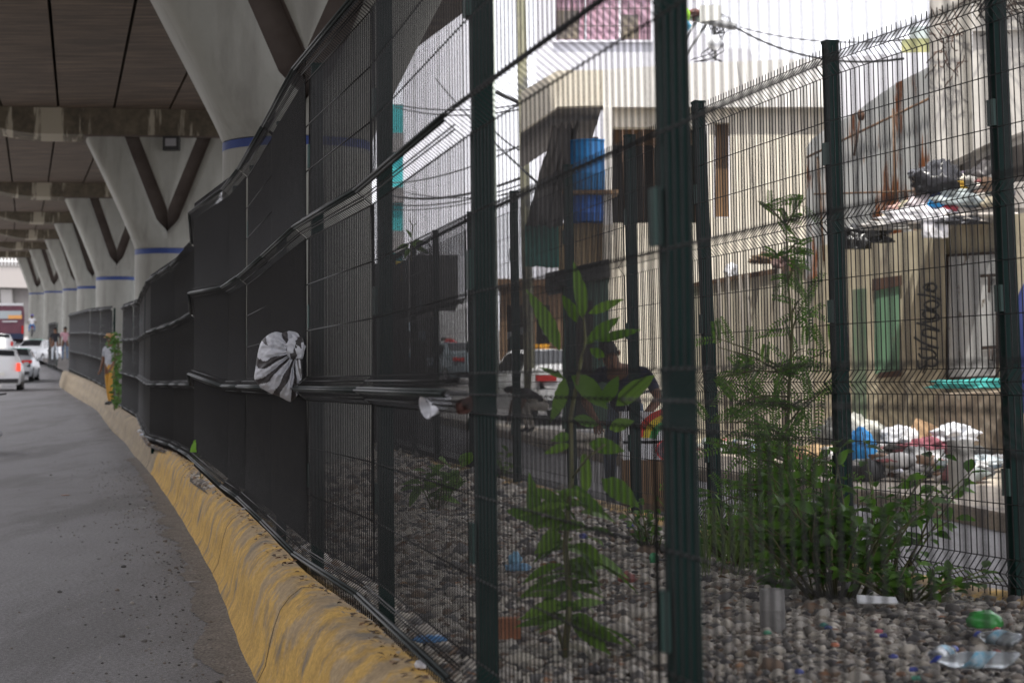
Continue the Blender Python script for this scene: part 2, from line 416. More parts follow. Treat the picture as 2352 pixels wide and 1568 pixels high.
# ---------------------------------------------------------------- flyover
conc_white=M('pier_paint_grey_white',(.235,.235,.21),.7,(.275,.275,.245),scale=1.2,bump=.15,bscale=30,c3=(.19,.185,.165),s3=1.6,thr3=(.50,.70),st3=(1.6,1.6,.22))
conc_brown=M('bare_brown_concrete',(.075,.06,.05),.9,(.11,.09,.078),scale=2,bump=.3,bscale=20)
bandm=M('blue_band_paint',(.012,.030,.13),.6,(.02,.045,.17),scale=6)
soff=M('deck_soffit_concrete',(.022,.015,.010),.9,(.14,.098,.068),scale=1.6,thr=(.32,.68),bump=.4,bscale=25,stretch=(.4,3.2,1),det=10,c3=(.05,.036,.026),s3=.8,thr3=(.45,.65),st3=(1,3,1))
capm=M('stained_cap_concrete',(.06,.05,.036),.9,(.12,.10,.07),scale=3,bump=.4,bscale=25,c3=(.30,.27,.21),s3=.9,thr3=(.53,.56),st3=(1,0.05,.12))
PI_=[(683,21.3,3.62,6.35,7.05),(378,52.6,4.55,7.58,8.30),(263,83,5.42,8.78,9.38),(208,112,6.42,10.05,10.65),(168,142,7.7,11.3,11.95),(120,172,8.9,12.6,13.2),(82,204,10.2,13.9,14.5)]
cent=[(W(px,865,Y).x,Y,zs) for px,Y,_,_,zs in PI_]
d0=Vector(cent[0][:2])-Vector(cent[1][:2])
cent=[(cent[0][0]+d0.x*1.6-.2,cent[0][1]+d0.y*1.6,5.2),(cent[0][0]+d0.x*.8,cent[0][1]+d0.y*.8,6.1)]+cent
def fr(i):
    a=Vector(cent[max(i-1,0)][:2]); c=Vector(cent[min(i+1,len(cent)-1)][:2]); t=(c-a).normalized(); return t
dk=thing('flyover_deck',(cent[2][0],cent[2][1],cent[2][2]),'brown concrete flyover deck overhead with long joints, carried on Y shaped piers','flyover')
def strip(name,x0,x1,z0,z1,mat,close=True):
    b=B(); rows=[]
    for i,(x,y,z) in enumerate(cent):
        t=fr(i); n_=Vector((t.y,-t.x,0)); c=Vector((x,y,z))
        rows.append([c+n_*x0+Vector((0,0,z0)),c+n_*x1+Vector((0,0,z0)),c+n_*x1+Vector((0,0,z1)),c+n_*x0+Vector((0,0,z1))])
    b.grid(rows,0,False,True); b.add(rows[0],[(0,1,2,3)]); b.add(rows[-1],[(3,2,1,0)])
    return obj(name,b,mat,dk)
for k in range(-1,6):
    strip('girder',-4.2+k*1.42,-4.2+k*1.42+1.36,0,.9,soff)
strip('deck_slab',-6.0,4.75,.9,1.15,conc_brown); strip('parapet',-6.12,-5.9,1.15,2.0,M('parapet_concrete',(.3,.28,.26),.85)); strip('parapet',4.55,4.77,1.15,2.0,MATS['parapet_concrete'])
def pier(i,px,Y,zb,zc,zs,label):
    x=W(px,865,Y).x; t=fr(i+2); ang=math.atan2(t.y,t.x)-math.pi/2
    g=mz(Y)-.1; th=thing('flyover_pier',(x,Y,g),label,'pier','Y shaped piers carrying the flyover',rz=ang)
    r=.8; N=48
    b=B(); rows=[[Vector((r*math.cos(a),r*math.sin(a),z)) for a in [2*math.pi*j/N for j in range(N)]] for z in (-.3,.4,1.2,zb-g+.088)]
    b.grid(rows,0,True,True); obj('column',b,conc_white,th,local=True)
    b=B(); rows=[[Vector((rr*math.cos(a),rr*math.sin(a),z)) for a in [2*math.pi*j/N for j in range(N)]] for rr,z in ((r*1.004,zb-g+.09-(.09 if i==0 else .14)),(r*1.004,zb-g+.09))]
    b.grid(rows,0,True,True); obj('painted_band',b,bandm,th,local=True)
    # flare: loft with V groove
    H=zc-zb-.1; rows=[]; K=28
    for k in range(K+1):
        u=k/K; hw=r+1.32*u**1.12; e=2+6*min(1,u*2.2)
        apex=.17; gx=.95*max(0,(u-apex)/(1-apex)); gw=.19*min(1,max(0,(u-apex+.03))/.10); gd=.26 if u>apex-.03 else 0
        def fy(xx):
            q=min(1,abs(xx)/hw); return r*(max(0,1-q**e))**(1/e)
        xs_=[-hw]+[-hw*math.cos(math.pi*j/26) for j in range(1,6)]
        # front side param from left to right
        pts=[]
        a1,a2,a3,a4=-gx-gw,-gx+gw,gx-gw,gx+gw
        if a2>a3: a2=a3=0
        seg=lambda p,q,n:[p+(q-p)*j/n for j in range(n+1)]
        xl=[-hw*math.cos(math.pi/2*j/8)for j in range(0,9)]
        lft=[ -hw+( a1+hw)*(1-math.cos(math.pi/2*j/8)) for j in range(9)]
        front=[(q,-fy(q)) for q in lft]
        front+=[(a1,-fy(a1)+gd),(a2,-fy(a2)+gd)]
        front+=[(q,-fy(q)) for q in seg(a2,a3,4)]
        front+=[(a3,-fy(a3)+gd),(a4,-fy(a4)+gd)]
        front+=[(-q,-fy(q)) for q in lft[::-1]]
        back=[(-a,-c) for a,c in front]
        loop=front+back[1:-1]
        rows.append([Vector((a,c,zb-g+.1+H*u)) for a,c in loop])
    n=len(rows[0]); b=B()
    vs=[p for rr in rows for p in rr]; fs=[];ms=[]
    for a in range(K):
        for j in range(n):
            dark= j in (8,9,10,15,16,17) or j-(n//2) in (8,9,10,15,16,17)
            b.f.append([a*n+j,a*n+(j+1)%n,(a+1)*n+(j+1)%n,(a+1)*n+j]); b.m.append(1 if dark else 0); b.sm.append(not dark)
    b.v=[tuple(q) for q in vs]
    obj('flare',b,[conc_white,M('shaded_recess_concrete',(.10,.08,.07),.9,(.14,.115,.10),scale=2)],th,local=True)  # groove brown: bare concrete with the recess shade painted into its colour
    # cap beam
    b=B(); zc_=zc-g; zs_=zs-g-.004; ol=[(-5.75,zs_)]
    for j in range(9):
        u=j/8; ol.append((-5.75+2.6*u, zc_+ (zs_-zc_)*.85*(1-math.sin(u*math.pi/2))))
    ol+= [(-a*.757,c) for a,c in ol[::-1]]
    b.prism([Vector((a,-.85,c)) for a,c in ol],(0,1.7,0)); obj('cap_beam',b,capm,th,local=True)
    b=B(); b.box((0,0,zc_-.02),(4.3,1.7,.05)); obj('bearing_seat',b,conc_brown,th,local=True)
labs=['nearest flyover pier, rising behind the near mesh fence, cut off by the picture top','second nearest flyover pier, its whole brown V groove visible above the fence',
'third nearest flyover pier, partly hidden by the second','fourth flyover pier back, narrow strip beside the third','fifth flyover pier back, in shade','sixth flyover pier back, pale, beside the road','farthest flyover pier at the left, behind the traffic']
for i,(a,l_) in enumerate(zip(PI_,labs)): pier(i,*a,l_)
# lamp box under the second cap
p=W(394,330,51.5); t=thing('junction_box',p,'small square dark lamp box under the second cap beam','lamp')
b=B(); b.box(p,(.42,.25,.36)); obj('housing',b,M('black_paint',(.02,.02,.02),.5),t); b=B(); b.box(p+Vector((0,-.13,.02)),(.28,.02,.2)); obj('lens',b,M('dull_glass',(.25,.25,.26),.2),t)

def cable(name,pts,r,label,mat=None,n=14,group=None):
    b=B()
    q=[]
    for (a,c,s) in pts:
        a=Vector(a); c=Vector(c)
        q=[a+(c-a)*j/n-Vector((0,0,s*4*(j/n)*(1-j/n))) for j in range(n+1)]
        b.tube(q,r,5)
    return obj(name,b,mat or M('black_cable',(.015,.015,.016),.5),label=label,cat='cable',group=group)
# --------------- buildings beyond the far road
def poly(b,pts,Y,depth,mi=0):
    cx_=sum(x for x,y in pts)/len(pts); b.prism([W(x,y,Y) for x,y in pts],((cx_-1176)/F*depth,depth,0),mi)
def wallgrid(b,x0,x1,y0,y1,ops,Y,depth,mi=0):
    xs=sorted({x0,x1}|{o[0] for o in ops}|{o[1] for o in ops}); ys=sorted({y0,y1}|{o[2] for o in ops}|{o[3] for o in ops})
    for a,c in zip(xs,xs[1:]):
        run=None
        for e,f_ in zip(ys,ys[1:]):
            mx_,my_=(a+c)/2,(e+f_)/2
            hole=any(o[0]<mx_<o[1] and o[2]<my_<o[3] for o in ops)
            if hole:
                if run: poly(b,[(a,run[0]),(c,run[0]),(c,run[1]),(a,run[1])],Y,depth,mi); run=None
            else: run=(run[0],f_) if run else (e,f_)
        if run: poly(b,[(a,run[0]),(c,run[0]),(c,run[1]),(a,run[1])],Y,depth,mi)
cream=M('aged_cream_paint',(.76,.70,.58),.85,(.82,.77,.67),scale=.8,bump=.3,bscale=18,c3=(.40,.36,.29),s3=1.4,thr3=(.56,.72),st3=(1,1,.25))
paper=M('weathered_white_wall',(.76,.74,.70),.85,(.82,.80,.77),scale=.7,bump=.2,bscale=18,c3=(.45,.43,.40),s3=1.2,thr3=(.57,.72),st3=(1.5,1,.2))
stain=M('stained_beige_plaster',(.42,.37,.27),.9,(.54,.49,.37),scale=1.6,bump=.5,bscale=25,c3=(.16,.14,.115),s3=1.5,thr3=(.55,.68),st3=(1.6,1,.35))
greyw=M('rough_grey_plaster',(.40,.38,.35),.9,(.50,.48,.44),scale=2,bump=.5,bscale=30,c3=(.24,.22,.20),s3=1.3,thr3=(.52,.68),st3=(2,1,.3))
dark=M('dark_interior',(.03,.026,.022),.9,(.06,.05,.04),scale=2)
brownw=M('brown_timber_wall',(.16,.095,.05),.85,(.24,.15,.085),scale=5,stretch=(4,1,.3))
# cream house
cb=W(1600,1010,34); cb.z=.3
t=thing('cream_house',cb,'cream house with a flat parapet, brown window slots and a covered balcony, behind the shed','house')
b=B(); wallgrid(b,1385,1900,246,1015,[(1407,1614,292,512),(1640,1676,282,500)],34,.35); obj('wall',b,cream,t)
b=B(); poly(b,[(1380,161),(1488,153),(1573,146),(1905,133),(1905,246),(1380,246)],33.8,4.2); obj('parapet',b,paper,t)
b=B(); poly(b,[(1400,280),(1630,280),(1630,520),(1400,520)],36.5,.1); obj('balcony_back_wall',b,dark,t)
b=B(); poly(b,[(1405,293),(1628,293),(1628,330),(1405,330)],35.6,.3); obj('balcony_ceiling_beam',b,brownw,t)
b=B(); poly(b,[(1642,284),(1674,284),(1674,498),(1642,498)],34.25,.05); obj('shutter',b,brownw,t)
b=B(); poly(b,[(1608,282),(1626,282),(1626,505),(1608,505)],33.85,.4); poly(b,[(1385,246),(1407,246),(1407,516),(1385,516)],33.7,.35); obj('balcony_column',b,paper,t)
b=B()
for k in range(8):
    p=W(1430+k*24,297,33.9); q=W(1430+k*24,512,33.9); b.tube([p,q],.012,5)
obj('balcony_bars',b,M('rusty_bar',(.10,.06,.04),.8),t)
b=B(); poly(b,[(1283,512),(1410,512),(1410,640),(1283,640)],34.2,.4); obj('balcony_front',b,M('ochre_paint',(.55,.38,.20),.85,(.62,.47,.28),scale=1.5),t)
b=B(); poly(b,[(1197,211),(1280,162),(1385,161),(1385,242),(1281,245),(1197,302)],32.5,.25); obj('canopy_fascia',b,cream,t)
b=B(); A_=[W(1197,302,32.5),W(1281,245,32.5),W(1385,242,32.5)]; Bk=[q+Vector((0,6,0)) for q in A_]
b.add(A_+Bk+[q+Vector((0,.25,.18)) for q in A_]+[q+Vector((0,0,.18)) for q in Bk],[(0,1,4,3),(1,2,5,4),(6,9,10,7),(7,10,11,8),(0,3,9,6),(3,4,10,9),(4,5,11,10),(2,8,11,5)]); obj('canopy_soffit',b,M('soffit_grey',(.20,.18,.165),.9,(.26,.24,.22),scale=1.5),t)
# lower left column under the balcony
b=B(); poly(b,[(1385,516),(1410,516),(1410,1010),(1385,1010)],33.75,.3); obj('ground_column',b,cream,t)
# barrels on balcony
def barrel(px,pyt,pyb,Y,label,tone):
    c0=W(px,pyb,Y); c1=W(px,pyt,Y); H=c1.z-c0.z; r=.34
    th=thing('water_barrel',c0,label,'barrel')
    b=B(); N=28; rows=[]
    for u,rr in ((0,.93),(.03,1),(.30,1),(.32,1.035),(.35,1.035),(.37,1),(.64,1),(.66,1.035),(.69,1.035),(.71,1),(.94,1),(.97,.97),(.975,1.04),(1,1.04),(1,.9),(.975,.88),(.975,0.01)):
        rows.append([c0+Vector((r*rr*math.cos(6.2832*j/N),r*rr*math.sin(6.2832*j/N),H*u)) for j in range(N)])
    b.grid(rows,0,True,True); obj('drum',b,tone,th)
    b=B(); b.tube([c1+Vector((.12,-.1,0)),c1+Vector((.12,-.1,.05))],.05,10); obj('bung',b,M('black_paint',(.02,.02,.02)),th)
barrel(1351,324,440,33.9,'bright blue water barrel standing upper, on the balcony shelf',M('blue_plastic',(.02,.24,.62),.4,(.03,.28,.68),scale=3))
barrel(1348,452,511,33.9,'darker blue barrel below the brighter one, on the balcony floor',M('deep_blue_plastic',(.015,.13,.55),.4,(.02,.16,.6),scale=3))
b=B(); c=W(1350,446,33.9); b.box(c,(1.0,.9,.06)); sh=obj('barrel_shelf',b,brownw,label='thin brown shelf between the two blue barrels',cat='shelf')
# shade cloth
def sheet(name,quad,label,cat,mat,nu=14,nv=16,amp=.12,thick=.015,seed=1,group=None,fr=1.4):
    p=[Vector(q) for q in quad]; b=B()
    for s in (0,1):
        rows=[]
        for i in range(nv+1):
            v=i/nv; r=[]
            for j in range(nu+1):
                u=j/nu; q=(p[0]*(1-u)+p[1]*u)*(1-v)+(p[3]*(1-u)+p[2]*u)*v
                q=q+Vector((0,amp*mn.noise(Vector((u*fr*5,v*fr*2,seed)))-thick*s,amp*.4*mn.noise(Vector((u*7,v*3,seed+5)))))
                r.append(q)
            rows.append(r)
        b.grid(rows,0,True)
    return obj(name,b,mat,label=label,cat=cat,group=group)
sheet('shade_cloth',[W(1268,290,33),W(1330,285,34),W(1292,520,33.5),W(1208,520,33)],'torn grey brown shade cloth hanging left of the blue barrels','tarpaulin',M('faded_black_cloth',(.05,.045,.04),.95,(.10,.09,.085),scale=6,stretch=(6,1,.4)),amp=.3)
sheet('green_tarpaulin',[W(1205,515,33.4),W(1284,515,33.9),W(1284,615,33.9),W(1205,612,33.4)],'dark teal green tarpaulin hung below the grey shade cloth','tarpaulin',M('teal_tarp',(.03,.15,.12),.7,(.04,.19,.15),scale=4,stretch=(5,1,1)),amp=.1)
# dark green shed
q=W(1340,980,32); t=thing('market_shed',q,'dark green market shed with a flat black roof under the balcony','shed')
b=B(); poly(b,[(1292,628),(1398,628),(1398,985),(1292,985)],31.5,1.8); obj('wall',b,M('shed_green',(.05,.10,.085),.8,(.09,.15,.12),scale=3,stretch=(5,1,.5)),t)
b=B(); poly(b,[(1252,628),(1400,594),(1402,628),(1402,634),(1252,664)],31,2.6); obj('roof',b,M('black_sheet',(.025,.025,.025),.8),t)
b=B(); poly(b,[(1322,690),(1362,690),(1362,980),(1322,980)],31.44,.04); obj('door',b,M('door_brown_dark',(.035,.03,.026),.8),t)
# brown market hall behind
q=W(1220,900,52); t=thing('timber_stall',q,'brown timber stall with an open front behind the white taxi','stall')
b=B(); wallgrid(b,1148,1300,655,905,[(1165,1205,700,900),(1232,1262,700,900)],52,.3); obj('wall',b,brownw,t)
b=B(); poly(b,[(1140,640),(1310,640),(1310,656),(1140,656)],51.6,4); obj('roof',b,M('rusty_roof',(.16,.09,.05),.85),t)
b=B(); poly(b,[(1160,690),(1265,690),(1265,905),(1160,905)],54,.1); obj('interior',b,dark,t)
b=B()
for (x,y) in ((1172,770),(1182,800),(1192,760),(1250,720),(1255,760),(1240,800)): b.box(W(x,y,52.9),(.2,.2,.18))
obj('goods',b,M('pale_goods',(.5,.5,.5),.7,(.3,.35,.4),scale=9),t)
# tall white buildings
q=W(1400,880,70); t=thing('white_tower_block',q,'tall white building with pink shuttered windows at the top','building')
whitew=M('bright_white_paint',(.66,.66,.70),.8,(.60,.60,.65),scale=.4)
b=B(); wallgrid(b,1232,1600,-220,900,[(1277,1494,-60,92)],70,.5); obj('wall',b,whitew,t)
b=B(); poly(b,[(1600,70),(1650,92),(1650,110),(1720,112),(1735,140),(1735,900),(1600,900)],70,8); poly(b,[(1232,-220),(1240,-220),(1240,900),(1232,900)],70.6,8); obj('side_wing',b,whitew,t)
b=B(); poly(b,[(1277,-60),(1494,-60),(1494,92),(1277,92)],70.45,.15)
obj('pink_shutter',b,M('faded_pink_panel',(.48,.33,.41),.7,(.40,.22,.27),scale=1.2,stretch=(6,1,.4)),t)
b=B()
for x0,x1,y0 in ((1279,1330,24),(1422,1466,34)):
    poly(b,[(x0,y0),(x1,y0),(x1,90),(x0,90)],70.42,.06)
obj('window',b,M('dim_window',(.10,.09,.09),.3,(.24,.20,.14),scale=1.2),t)
b=B()
for x in (1342,1421): poly(b,[(x,-60),(x+5,-60),(x+5,92),(x,92)],70.3,.3)
poly(b,[(1270,92),(1500,92),(1500,97),(1270,97)],69.85,.3); obj('window_frame',b,whitew,t)
b=B()
for k in range(15): p=W(1284+k*14.5,-60,70.1); b.tube([p,W(1284+k*14.5,92,70.1)],.02,4)
for y in (20,60): b.tube([W(1277,y,70.1),W(1494,y,70.1)],.02,4)
obj('window_grille',b,M('thin_bar',(.12,.10,.10),.6),t)
q=W(1020,880,105); t=thing('white_apartment_block',q,'white apartment block with pale grey vertical ribs, left of the mossy utility pole','building')
b=B(); wallgrid(b,925,1095,-150,880,[],105,.5); obj('wall',b,whitew,t)
b=B(); [poly(b,[(x,-150),(x+7,-150),(x+7,560),(x,560)],104.9,.5) for x in (948,975,1003,1030,1058)]; obj('window_strip',b,M('grey_room',(.55,.55,.58),.8),t)
q=W(900,880,90); t=thing('teal_building',q,'narrow teal painted building with grey floor bands, at the left behind the near fence','building')
b=B(); poly(b,[(880,240),(926,240),(926,880),(880,880)],90,6); obj('wall',b,M('teal_paint',(.03,.30,.32),.7,(.04,.34,.36),scale=1),t)
b=B()
for y0,y1 in ((305,350),(430,465),(530,580)): poly(b,[(878,y0),(928,y0),(928,y1),(878,y1)],89.7,.28)
obj('floor_band',b,M('band_grey',(.20,.19,.19),.8),t)
# shop sign and dark market stalls at far middle
q=W(915,640,60); t=thing('shop_sign',q,'red and yellow striped shop sign behind the near fence','sign')
b=B(); poly(b,[(884,600),(930,600),(930,612),(884,612)],60,.15); poly(b,[(884,632),(930,632),(930,645),(884,645)],60,.15); obj('yellow_band',b,M('sign_yellow',(.75,.55,.03),.5),t)
b=B(); poly(b,[(884,613),(930,613),(930,631),(884,631)],60,.14); obj('red_band',b,M('sign_red',(.55,.03,.04),.5,(.75,.5,.5),scale=14),t)
q=W(975,880,62); t=thing('dark_market_building',q,'dark grey shuttered market building behind the far end of the far fence','building')
b=B(); poly(b,[(905,648),(935,648),(935,585),(1052,585),(1052,700),(1000,700),(1000,905),(905,905)],62,6); obj('wall',b,M('dark_shop_wall',(.05,.05,.055),.8,(.09,.085,.085),scale=2,stretch=(3,1,1)),t)
b=B()
for k,(x,y) in enumerate(((915,700),(925,740),(950,690),(910,790),(940,800),(960,760),(980,820))): poly(b,[(x,y),(x+18,y),(x+18,y+20),(x,y+20)],61.9,.09)
obj('shop_goods',b,M('shop_goods_mix',(.05,.14,.22),.7,(.4,.4,.42),scale=5),t)
# concrete poles
def pole(px0,py0,px1,py1,Y,w_,label,name,mat):
    a=W(px0,py0,Y); c=W(px1,py1,Y); b=B()
    r=w_/2/F*Y
    for k in range(1):
        b.tube([c,a],[r*1.1,r*.9],10,0,True)
    return obj(name,b,mat,label=label,cat='pole')
mossy=M('mossy_pole',(.16,.16,.10),.9,(.25,.24,.18),scale=3,stretch=(2,1,.5),c3=(.10,.10,.09),s3=2)
pole(1193,-120,1217,900,44,24,'thick mossy grey utility pole left of the canopy','utility_pole',mossy)
pole(1131,-60,1140,905,46,10,'slim pale green metal mast left of the utility pole','lamp_mast',M('pale_green_metal',(.42,.47,.42),.5))
for k,(pts,r) in enumerate([(((640,300),(0,470)),0)]): pass
cb_=[((1140,212,44.5),(1197,238,44),.0,.05),((905,240,60),(1203,240,44),.15,.02),((905,246,60),(1203,250,44),.2,.02),((900,450,60),(1205,405,44),.25,.035),((900,420,60),(1205,330,44),.2,.02),((900,470,60),(1208,420,44),.2,.02),
((1000,180,60),(1240,425,33),.1,.022),((1135,300,46),(1203,350,44),.05,.02),((1140,345,46),(1203,330,44),.05,.015),((905,435,60),(1208,440,44),.2,.015),((880,480,60),(1208,430,44),.2,.015)]
for k,(a,c,s,r) in enumerate(cb_):
    cable('overhead_cable',[(W(*a),W(*c),s)],r,['short bracket arm between mast and utility pole','upper thin cable of the pair reaching the mossy pole','lower thin cable of the pair reaching the mossy pole','thick black cable sagging to the mossy pole at balcony height','cable rising to the mossy pole under the canopy edge','cable just below the thick black one at the mossy pole','slanting cable from the apartment block down to the shade cloth','short cable dropping from the slim mast to the mossy pole','short cable climbing from the slim mast to the mossy pole','lowest thin cable of the bundle on the mossy pole','long faint cable sagging across the white apartment block'][k],group='overhead cables')
# equipment cluster on roof
q=W(1640,140,34); t=thing('rooftop_power_arm',q,'tilted grey crossarm with white box, insulators and a globe lamp above the cream parapet','power pole')
b=B(); b.tube([W(1540,30,34.3),W(1690,62,33.7)],.07,8); b.tube([W(1640,10,34),W(1643,140,34)],.03,6); b.tube([W(1622,56,34),W(1575,128,34)],.025,6); b.tube([W(1598,52,34),W(1568,100,34)],.025,6); obj('crossarm',b,M('galvanised_grey',(.35,.36,.36),.5,(.25,.25,.25),scale=6),t)
b=B(); b.box(W(1631,32,33.9),(.36,.2,.27)); obj('transformer_box',b,M('off_white_enamel',(.7,.7,.66),.5),t)
b=B(); lump(b,W(1593,30,34),(.12,.12,.07),1,.05,flat=False); b.tube([W(1593,34,34),W(1594,50,34)],.015,6); obj('insulator',b,M('brown_porcelain',(.14,.06,.05),.3),t)
b=B(); c_=W(1641,98,33.9); vs,fs=ICO[3]; b.add([c_+v*.13 for v in vs],fs,0,True); obj('globe_lamp',b,M('milky_globe',(.85,.87,.9),.1),t)
b=B(); c_=W(1657,103,33.9); vs,fs=ICO[2]; b.add([c_+v*.055 for v in vs],fs,0,True); obj('sensor',b,M('grey_ball',(.3,.3,.33),.3),t)
b=B(); lump(b,W(1568,35,33.9),(.12,.12,.13),3,.2,flat=False); obj('green_lamp_cover',b,M('lime_plastic',(.35,.7,.05),.4),t)
b=B(); lump(b,W(1568,60,33.9),(.14,.12,.11),4,.2,flat=False); obj('blue_lamp_cover',b,M('sky_plastic',(.10,.35,.5),.4),t)
b=B()
for k in range(7):
    a=W(1642+random.uniform(-8,20),60,33.9); c=W(1640+random.uniform(-70,60),142,33.9); q_=[a+(c-a)*j/8+Vector((.1*math.sin(j*1.3+k),0,-.12*math.sin(j/8*3.14))) for j in range(9)]; b.tube(q_,.008,4)
for k in range(3):
    c=W(1648+k*6,55,33.9); b.tube([c+Vector((.14*math.cos(a/9*6.28),0,.17*math.sin(a/9*6.28))) for a in range(10)],.008,4)
obj('loose_wires',b,MATS['black_cable'],t)
cable('overhead_cable',[(W(1684,60,33.7),W(2075,135,27),.25)],.018,'heavy black cable from the rooftop crossarm to the grey roof at right',group='overhead cables')
cable('overhead_cable',[(W(1700,63,33.7),W(2075,92,27),.12)],.010,'thin cable above the heavy one right of the rooftop crossarm',group='overhead cables')
# bright white roof wall behind shed
q=W(1960,600,31); t=thing('white_rear_house',q,'bright white rear wall with a mossy tank box, behind the corrugated sheets','house')
b=B(); poly(b,[(1895,135),(2070,122),(2150,120),(2150,640),(1895,640)],31,5); obj('wall',b,whitew,t)
b=B(); poly(b,[(2070,90),(2150,88),(2150,121),(2070,121)],31.2,1); obj('tank_box',b,M('mossy_yellow',(.35,.33,.15),.9,(.22,.24,.13),scale=5),t)
b=B(); poly(b,[(2090,62),(2150,58),(2150,88),(2090,88)],31.6,1); obj('roof_box',b,M('grey_blue',(.40,.45,.47),.8),t)
# corrugated shed
q=W(2000,600,27.5); t=thing('corrugated_shed',q,'grey corrugated metal shed side with orange rust streaks and sloping top','shed')
corr=M('galvanised_sheet',(.50,.51,.52),.7,(.60,.61,.61),scale=3,metal=0,stretch=(2,1,.2),c3=(.30,.12,.045),s3=1.9,thr3=(.54,.585),st3=(2.6,1,.35))
def corrug(x0,x1,ytop,ybot,Y0,Y1,n,amp=.035,mat=corr,par=t,name='sheet_wall'):
    b=B(); tops=[];bots=[]
    for side in (0,.02):
        A=[];Bm=[]
        for j in range(n+1):
            u=j/n; x=x0+(x1-x0)*u; Y=Y0+(Y1-Y0)*u+amp*math.sin(j*math.pi/2.0)+side
            A.append(W(x,ytop(x),Y)); Bm.append(W(x,ybot(x),Y))
        tops.append(A); bots.append(Bm)
    b.grid([tops[0],bots[0]],0,False); b.grid([tops[1],bots[1]],0,False); b.grid([tops[0],tops[1]],0,False)
    return obj(name,b,mat,par)
tp=lambda x: interp([(1850,342),(1865,320),(1905,290),(1960,262),(2000,232),(2060,190),(2110,166),(2140,150)],x)
corrug(1852,2140,tp,lambda x:640,28,26.6,150)
b=B(); b.tube([W(1852,362,27.9),W(2136,226,26.5)],.018,5); b.tube([W(1870,722*.0+446,27.8),W(2136,438,26.5)],.015,5); obj('rail',b,M('rusty_rail',(.13,.075,.045),.85,(.20,.13,.085),scale=7),t)
b=B(); b.tube([W(1878,360,27.8),W(1892,600,27.7)],.018,5); b.tube([W(2052,250,26.8),W(2058,520,26.8)],.02,5); obj('stud',b,MATS['rusty_rail'],t)
b=B(); b.tube([W(1975,270,27.2),W(1962,358,27.2)],.018,5); lump(b,W(1977,266,27.2),(.05,.05,.07),3,.3,flat=False); obj('rusty_hook',b,M('deep_rust',(.09,.05,.035),.9),t)
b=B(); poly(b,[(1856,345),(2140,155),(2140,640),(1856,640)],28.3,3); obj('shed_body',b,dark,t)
# right building
q=W(2230,600,25.5); t=thing('grey_balcony_house',q,'weathered grey plaster house with a projecting slab at the right edge','house')
b=B(); poly(b,[(2134,-160),(2232,-160),(2234,348),(2152,386),(2136,388)],25.4,1.0); obj('corner_wall',b,greyw,t)
b=B(); poly(b,[(2233,-160),(2600,-160),(2600,280),(2380,292),(2268,330),(2234,346)],25.2,1.3); obj('slab_wall',b,greyw,t)
b=B(); poly(b,[(2233,40),(2600,20),(2600,60),(2233,72)],25.1,.1); obj('moulding',b,M('pale_moulding',(.5,.48,.44),.85),t)
b=B(); poly(b,[(2136,330),(2600,250),(2600,620),(2136,620)],27.6,.2); obj('rear_boards',b,M('dark_boards',(.06,.052,.045),.9,(.14,.125,.11),scale=3,stretch=(6,1,.3)),t)
b=B(); poly(b,[(2283,290),(2318,285),(2318,390),(2283,395)],25.3,.5); poly(b,[(2270,420),(2420,415),(2420,475),(2280,480)],25.3,1.8); obj('pillar',b,greyw,t)
b=B(); poly(b,[(2205,372),(2211,370),(2211,500),(2205,500)],26.8,.12); obj('prop',b,dark,t)
# dry branches stuck to top
def tangle(name,c,sz,label,mat,n=40,seed=0,cat='branches'):
    rnd=random.Random(seed); b=B()
    for k in range(n):
        p=Vector(c)+Vector([rnd.uniform(-s,s) for s in sz])*.5; q=[p]
        d=Vector((rnd.gauss(0,1),rnd.gauss(0,.6),rnd.gauss(0,1))).normalized()
        for j in range(5): d=(d+Vector((rnd.gauss(0,.35),rnd.gauss(0,.3),rnd.gauss(0,.35)))).normalized(); q.append(q[-1]+d*sz[0]*.16)
        b.tube(q,.008,4)
    return obj(name,b,mat,label=label,cat=cat)
tangle('wire_tangle',W(2180,95,25.2),(.35,.2,.9),'tangle of rusty wire hanging on the grey house corner',M('rusty_tangle',(.10,.06,.045),.9),28,3,'wire')
tangle('dry_branches',W(2320,5,25),(.6,.3,.4),'dark dry twigs on the slab at the top right corner',M('dark_twig',(.04,.03,.025),.9),60,5)
# graffiti wall (perimeter wall facing the road)
q=W(2100,1045,25); t=thing('graffiti_wall',q,'stained beige perimeter wall with black handwriting, green and white metal doors','wall')
def YW(px): return (4.25+28*.341)/((px-1176)/F+.341)
def wallquad(b,x0,x1,yt0,yt1,yb0,yb1,dep=.3,off=0,mi=0,n=1):
    for k in range(n):
        u0,u1=k/n,(k+1)/n; a=x0+(x1-x0)*u0; c=x0+(x1-x0)*u1
        P4=[W(a,yt0+(yt1-yt0)*u0,YW(a)+off),W(c,yt0+(yt1-yt0)*u1,YW(c)+off),W(c,yb0+(yb1-yb0)*u1,YW(c)+off),W(a,yb0+(yb1-yb0)*u0,YW(a)+off)]
        b.prism(P4,(0,dep,0),mi)
def baseY(px): 
    # pixel row of z=.14 at wall plane
    Y=YW(px); lo,hi=865,1300
    for _ in range(30):
        m=(lo+hi)/2
        if W(px,m,Y).z>.10: lo=m
        else: hi=m
    return lo
b=B(); wallquad(b,1872,2420,566,478,baseY(1872),baseY(2420)); obj('masonry',b,stain,t)
b=B(); wallquad(b,2078,2172,545,527,baseY(2078),baseY(2172),.12,-.12); obj('pilaster',b,stain,t)
b=B(); wallquad(b,2010,2066,668,655,858,862,.03,-.04); gd=obj('green_door',b,M('green_door_paint',(.12,.25,.15),.6,(.16,.30,.19),scale=2,stretch=(5,1,.3),c3=(.2,.15,.1),s3=2,thr3=(.6,.7)),t)
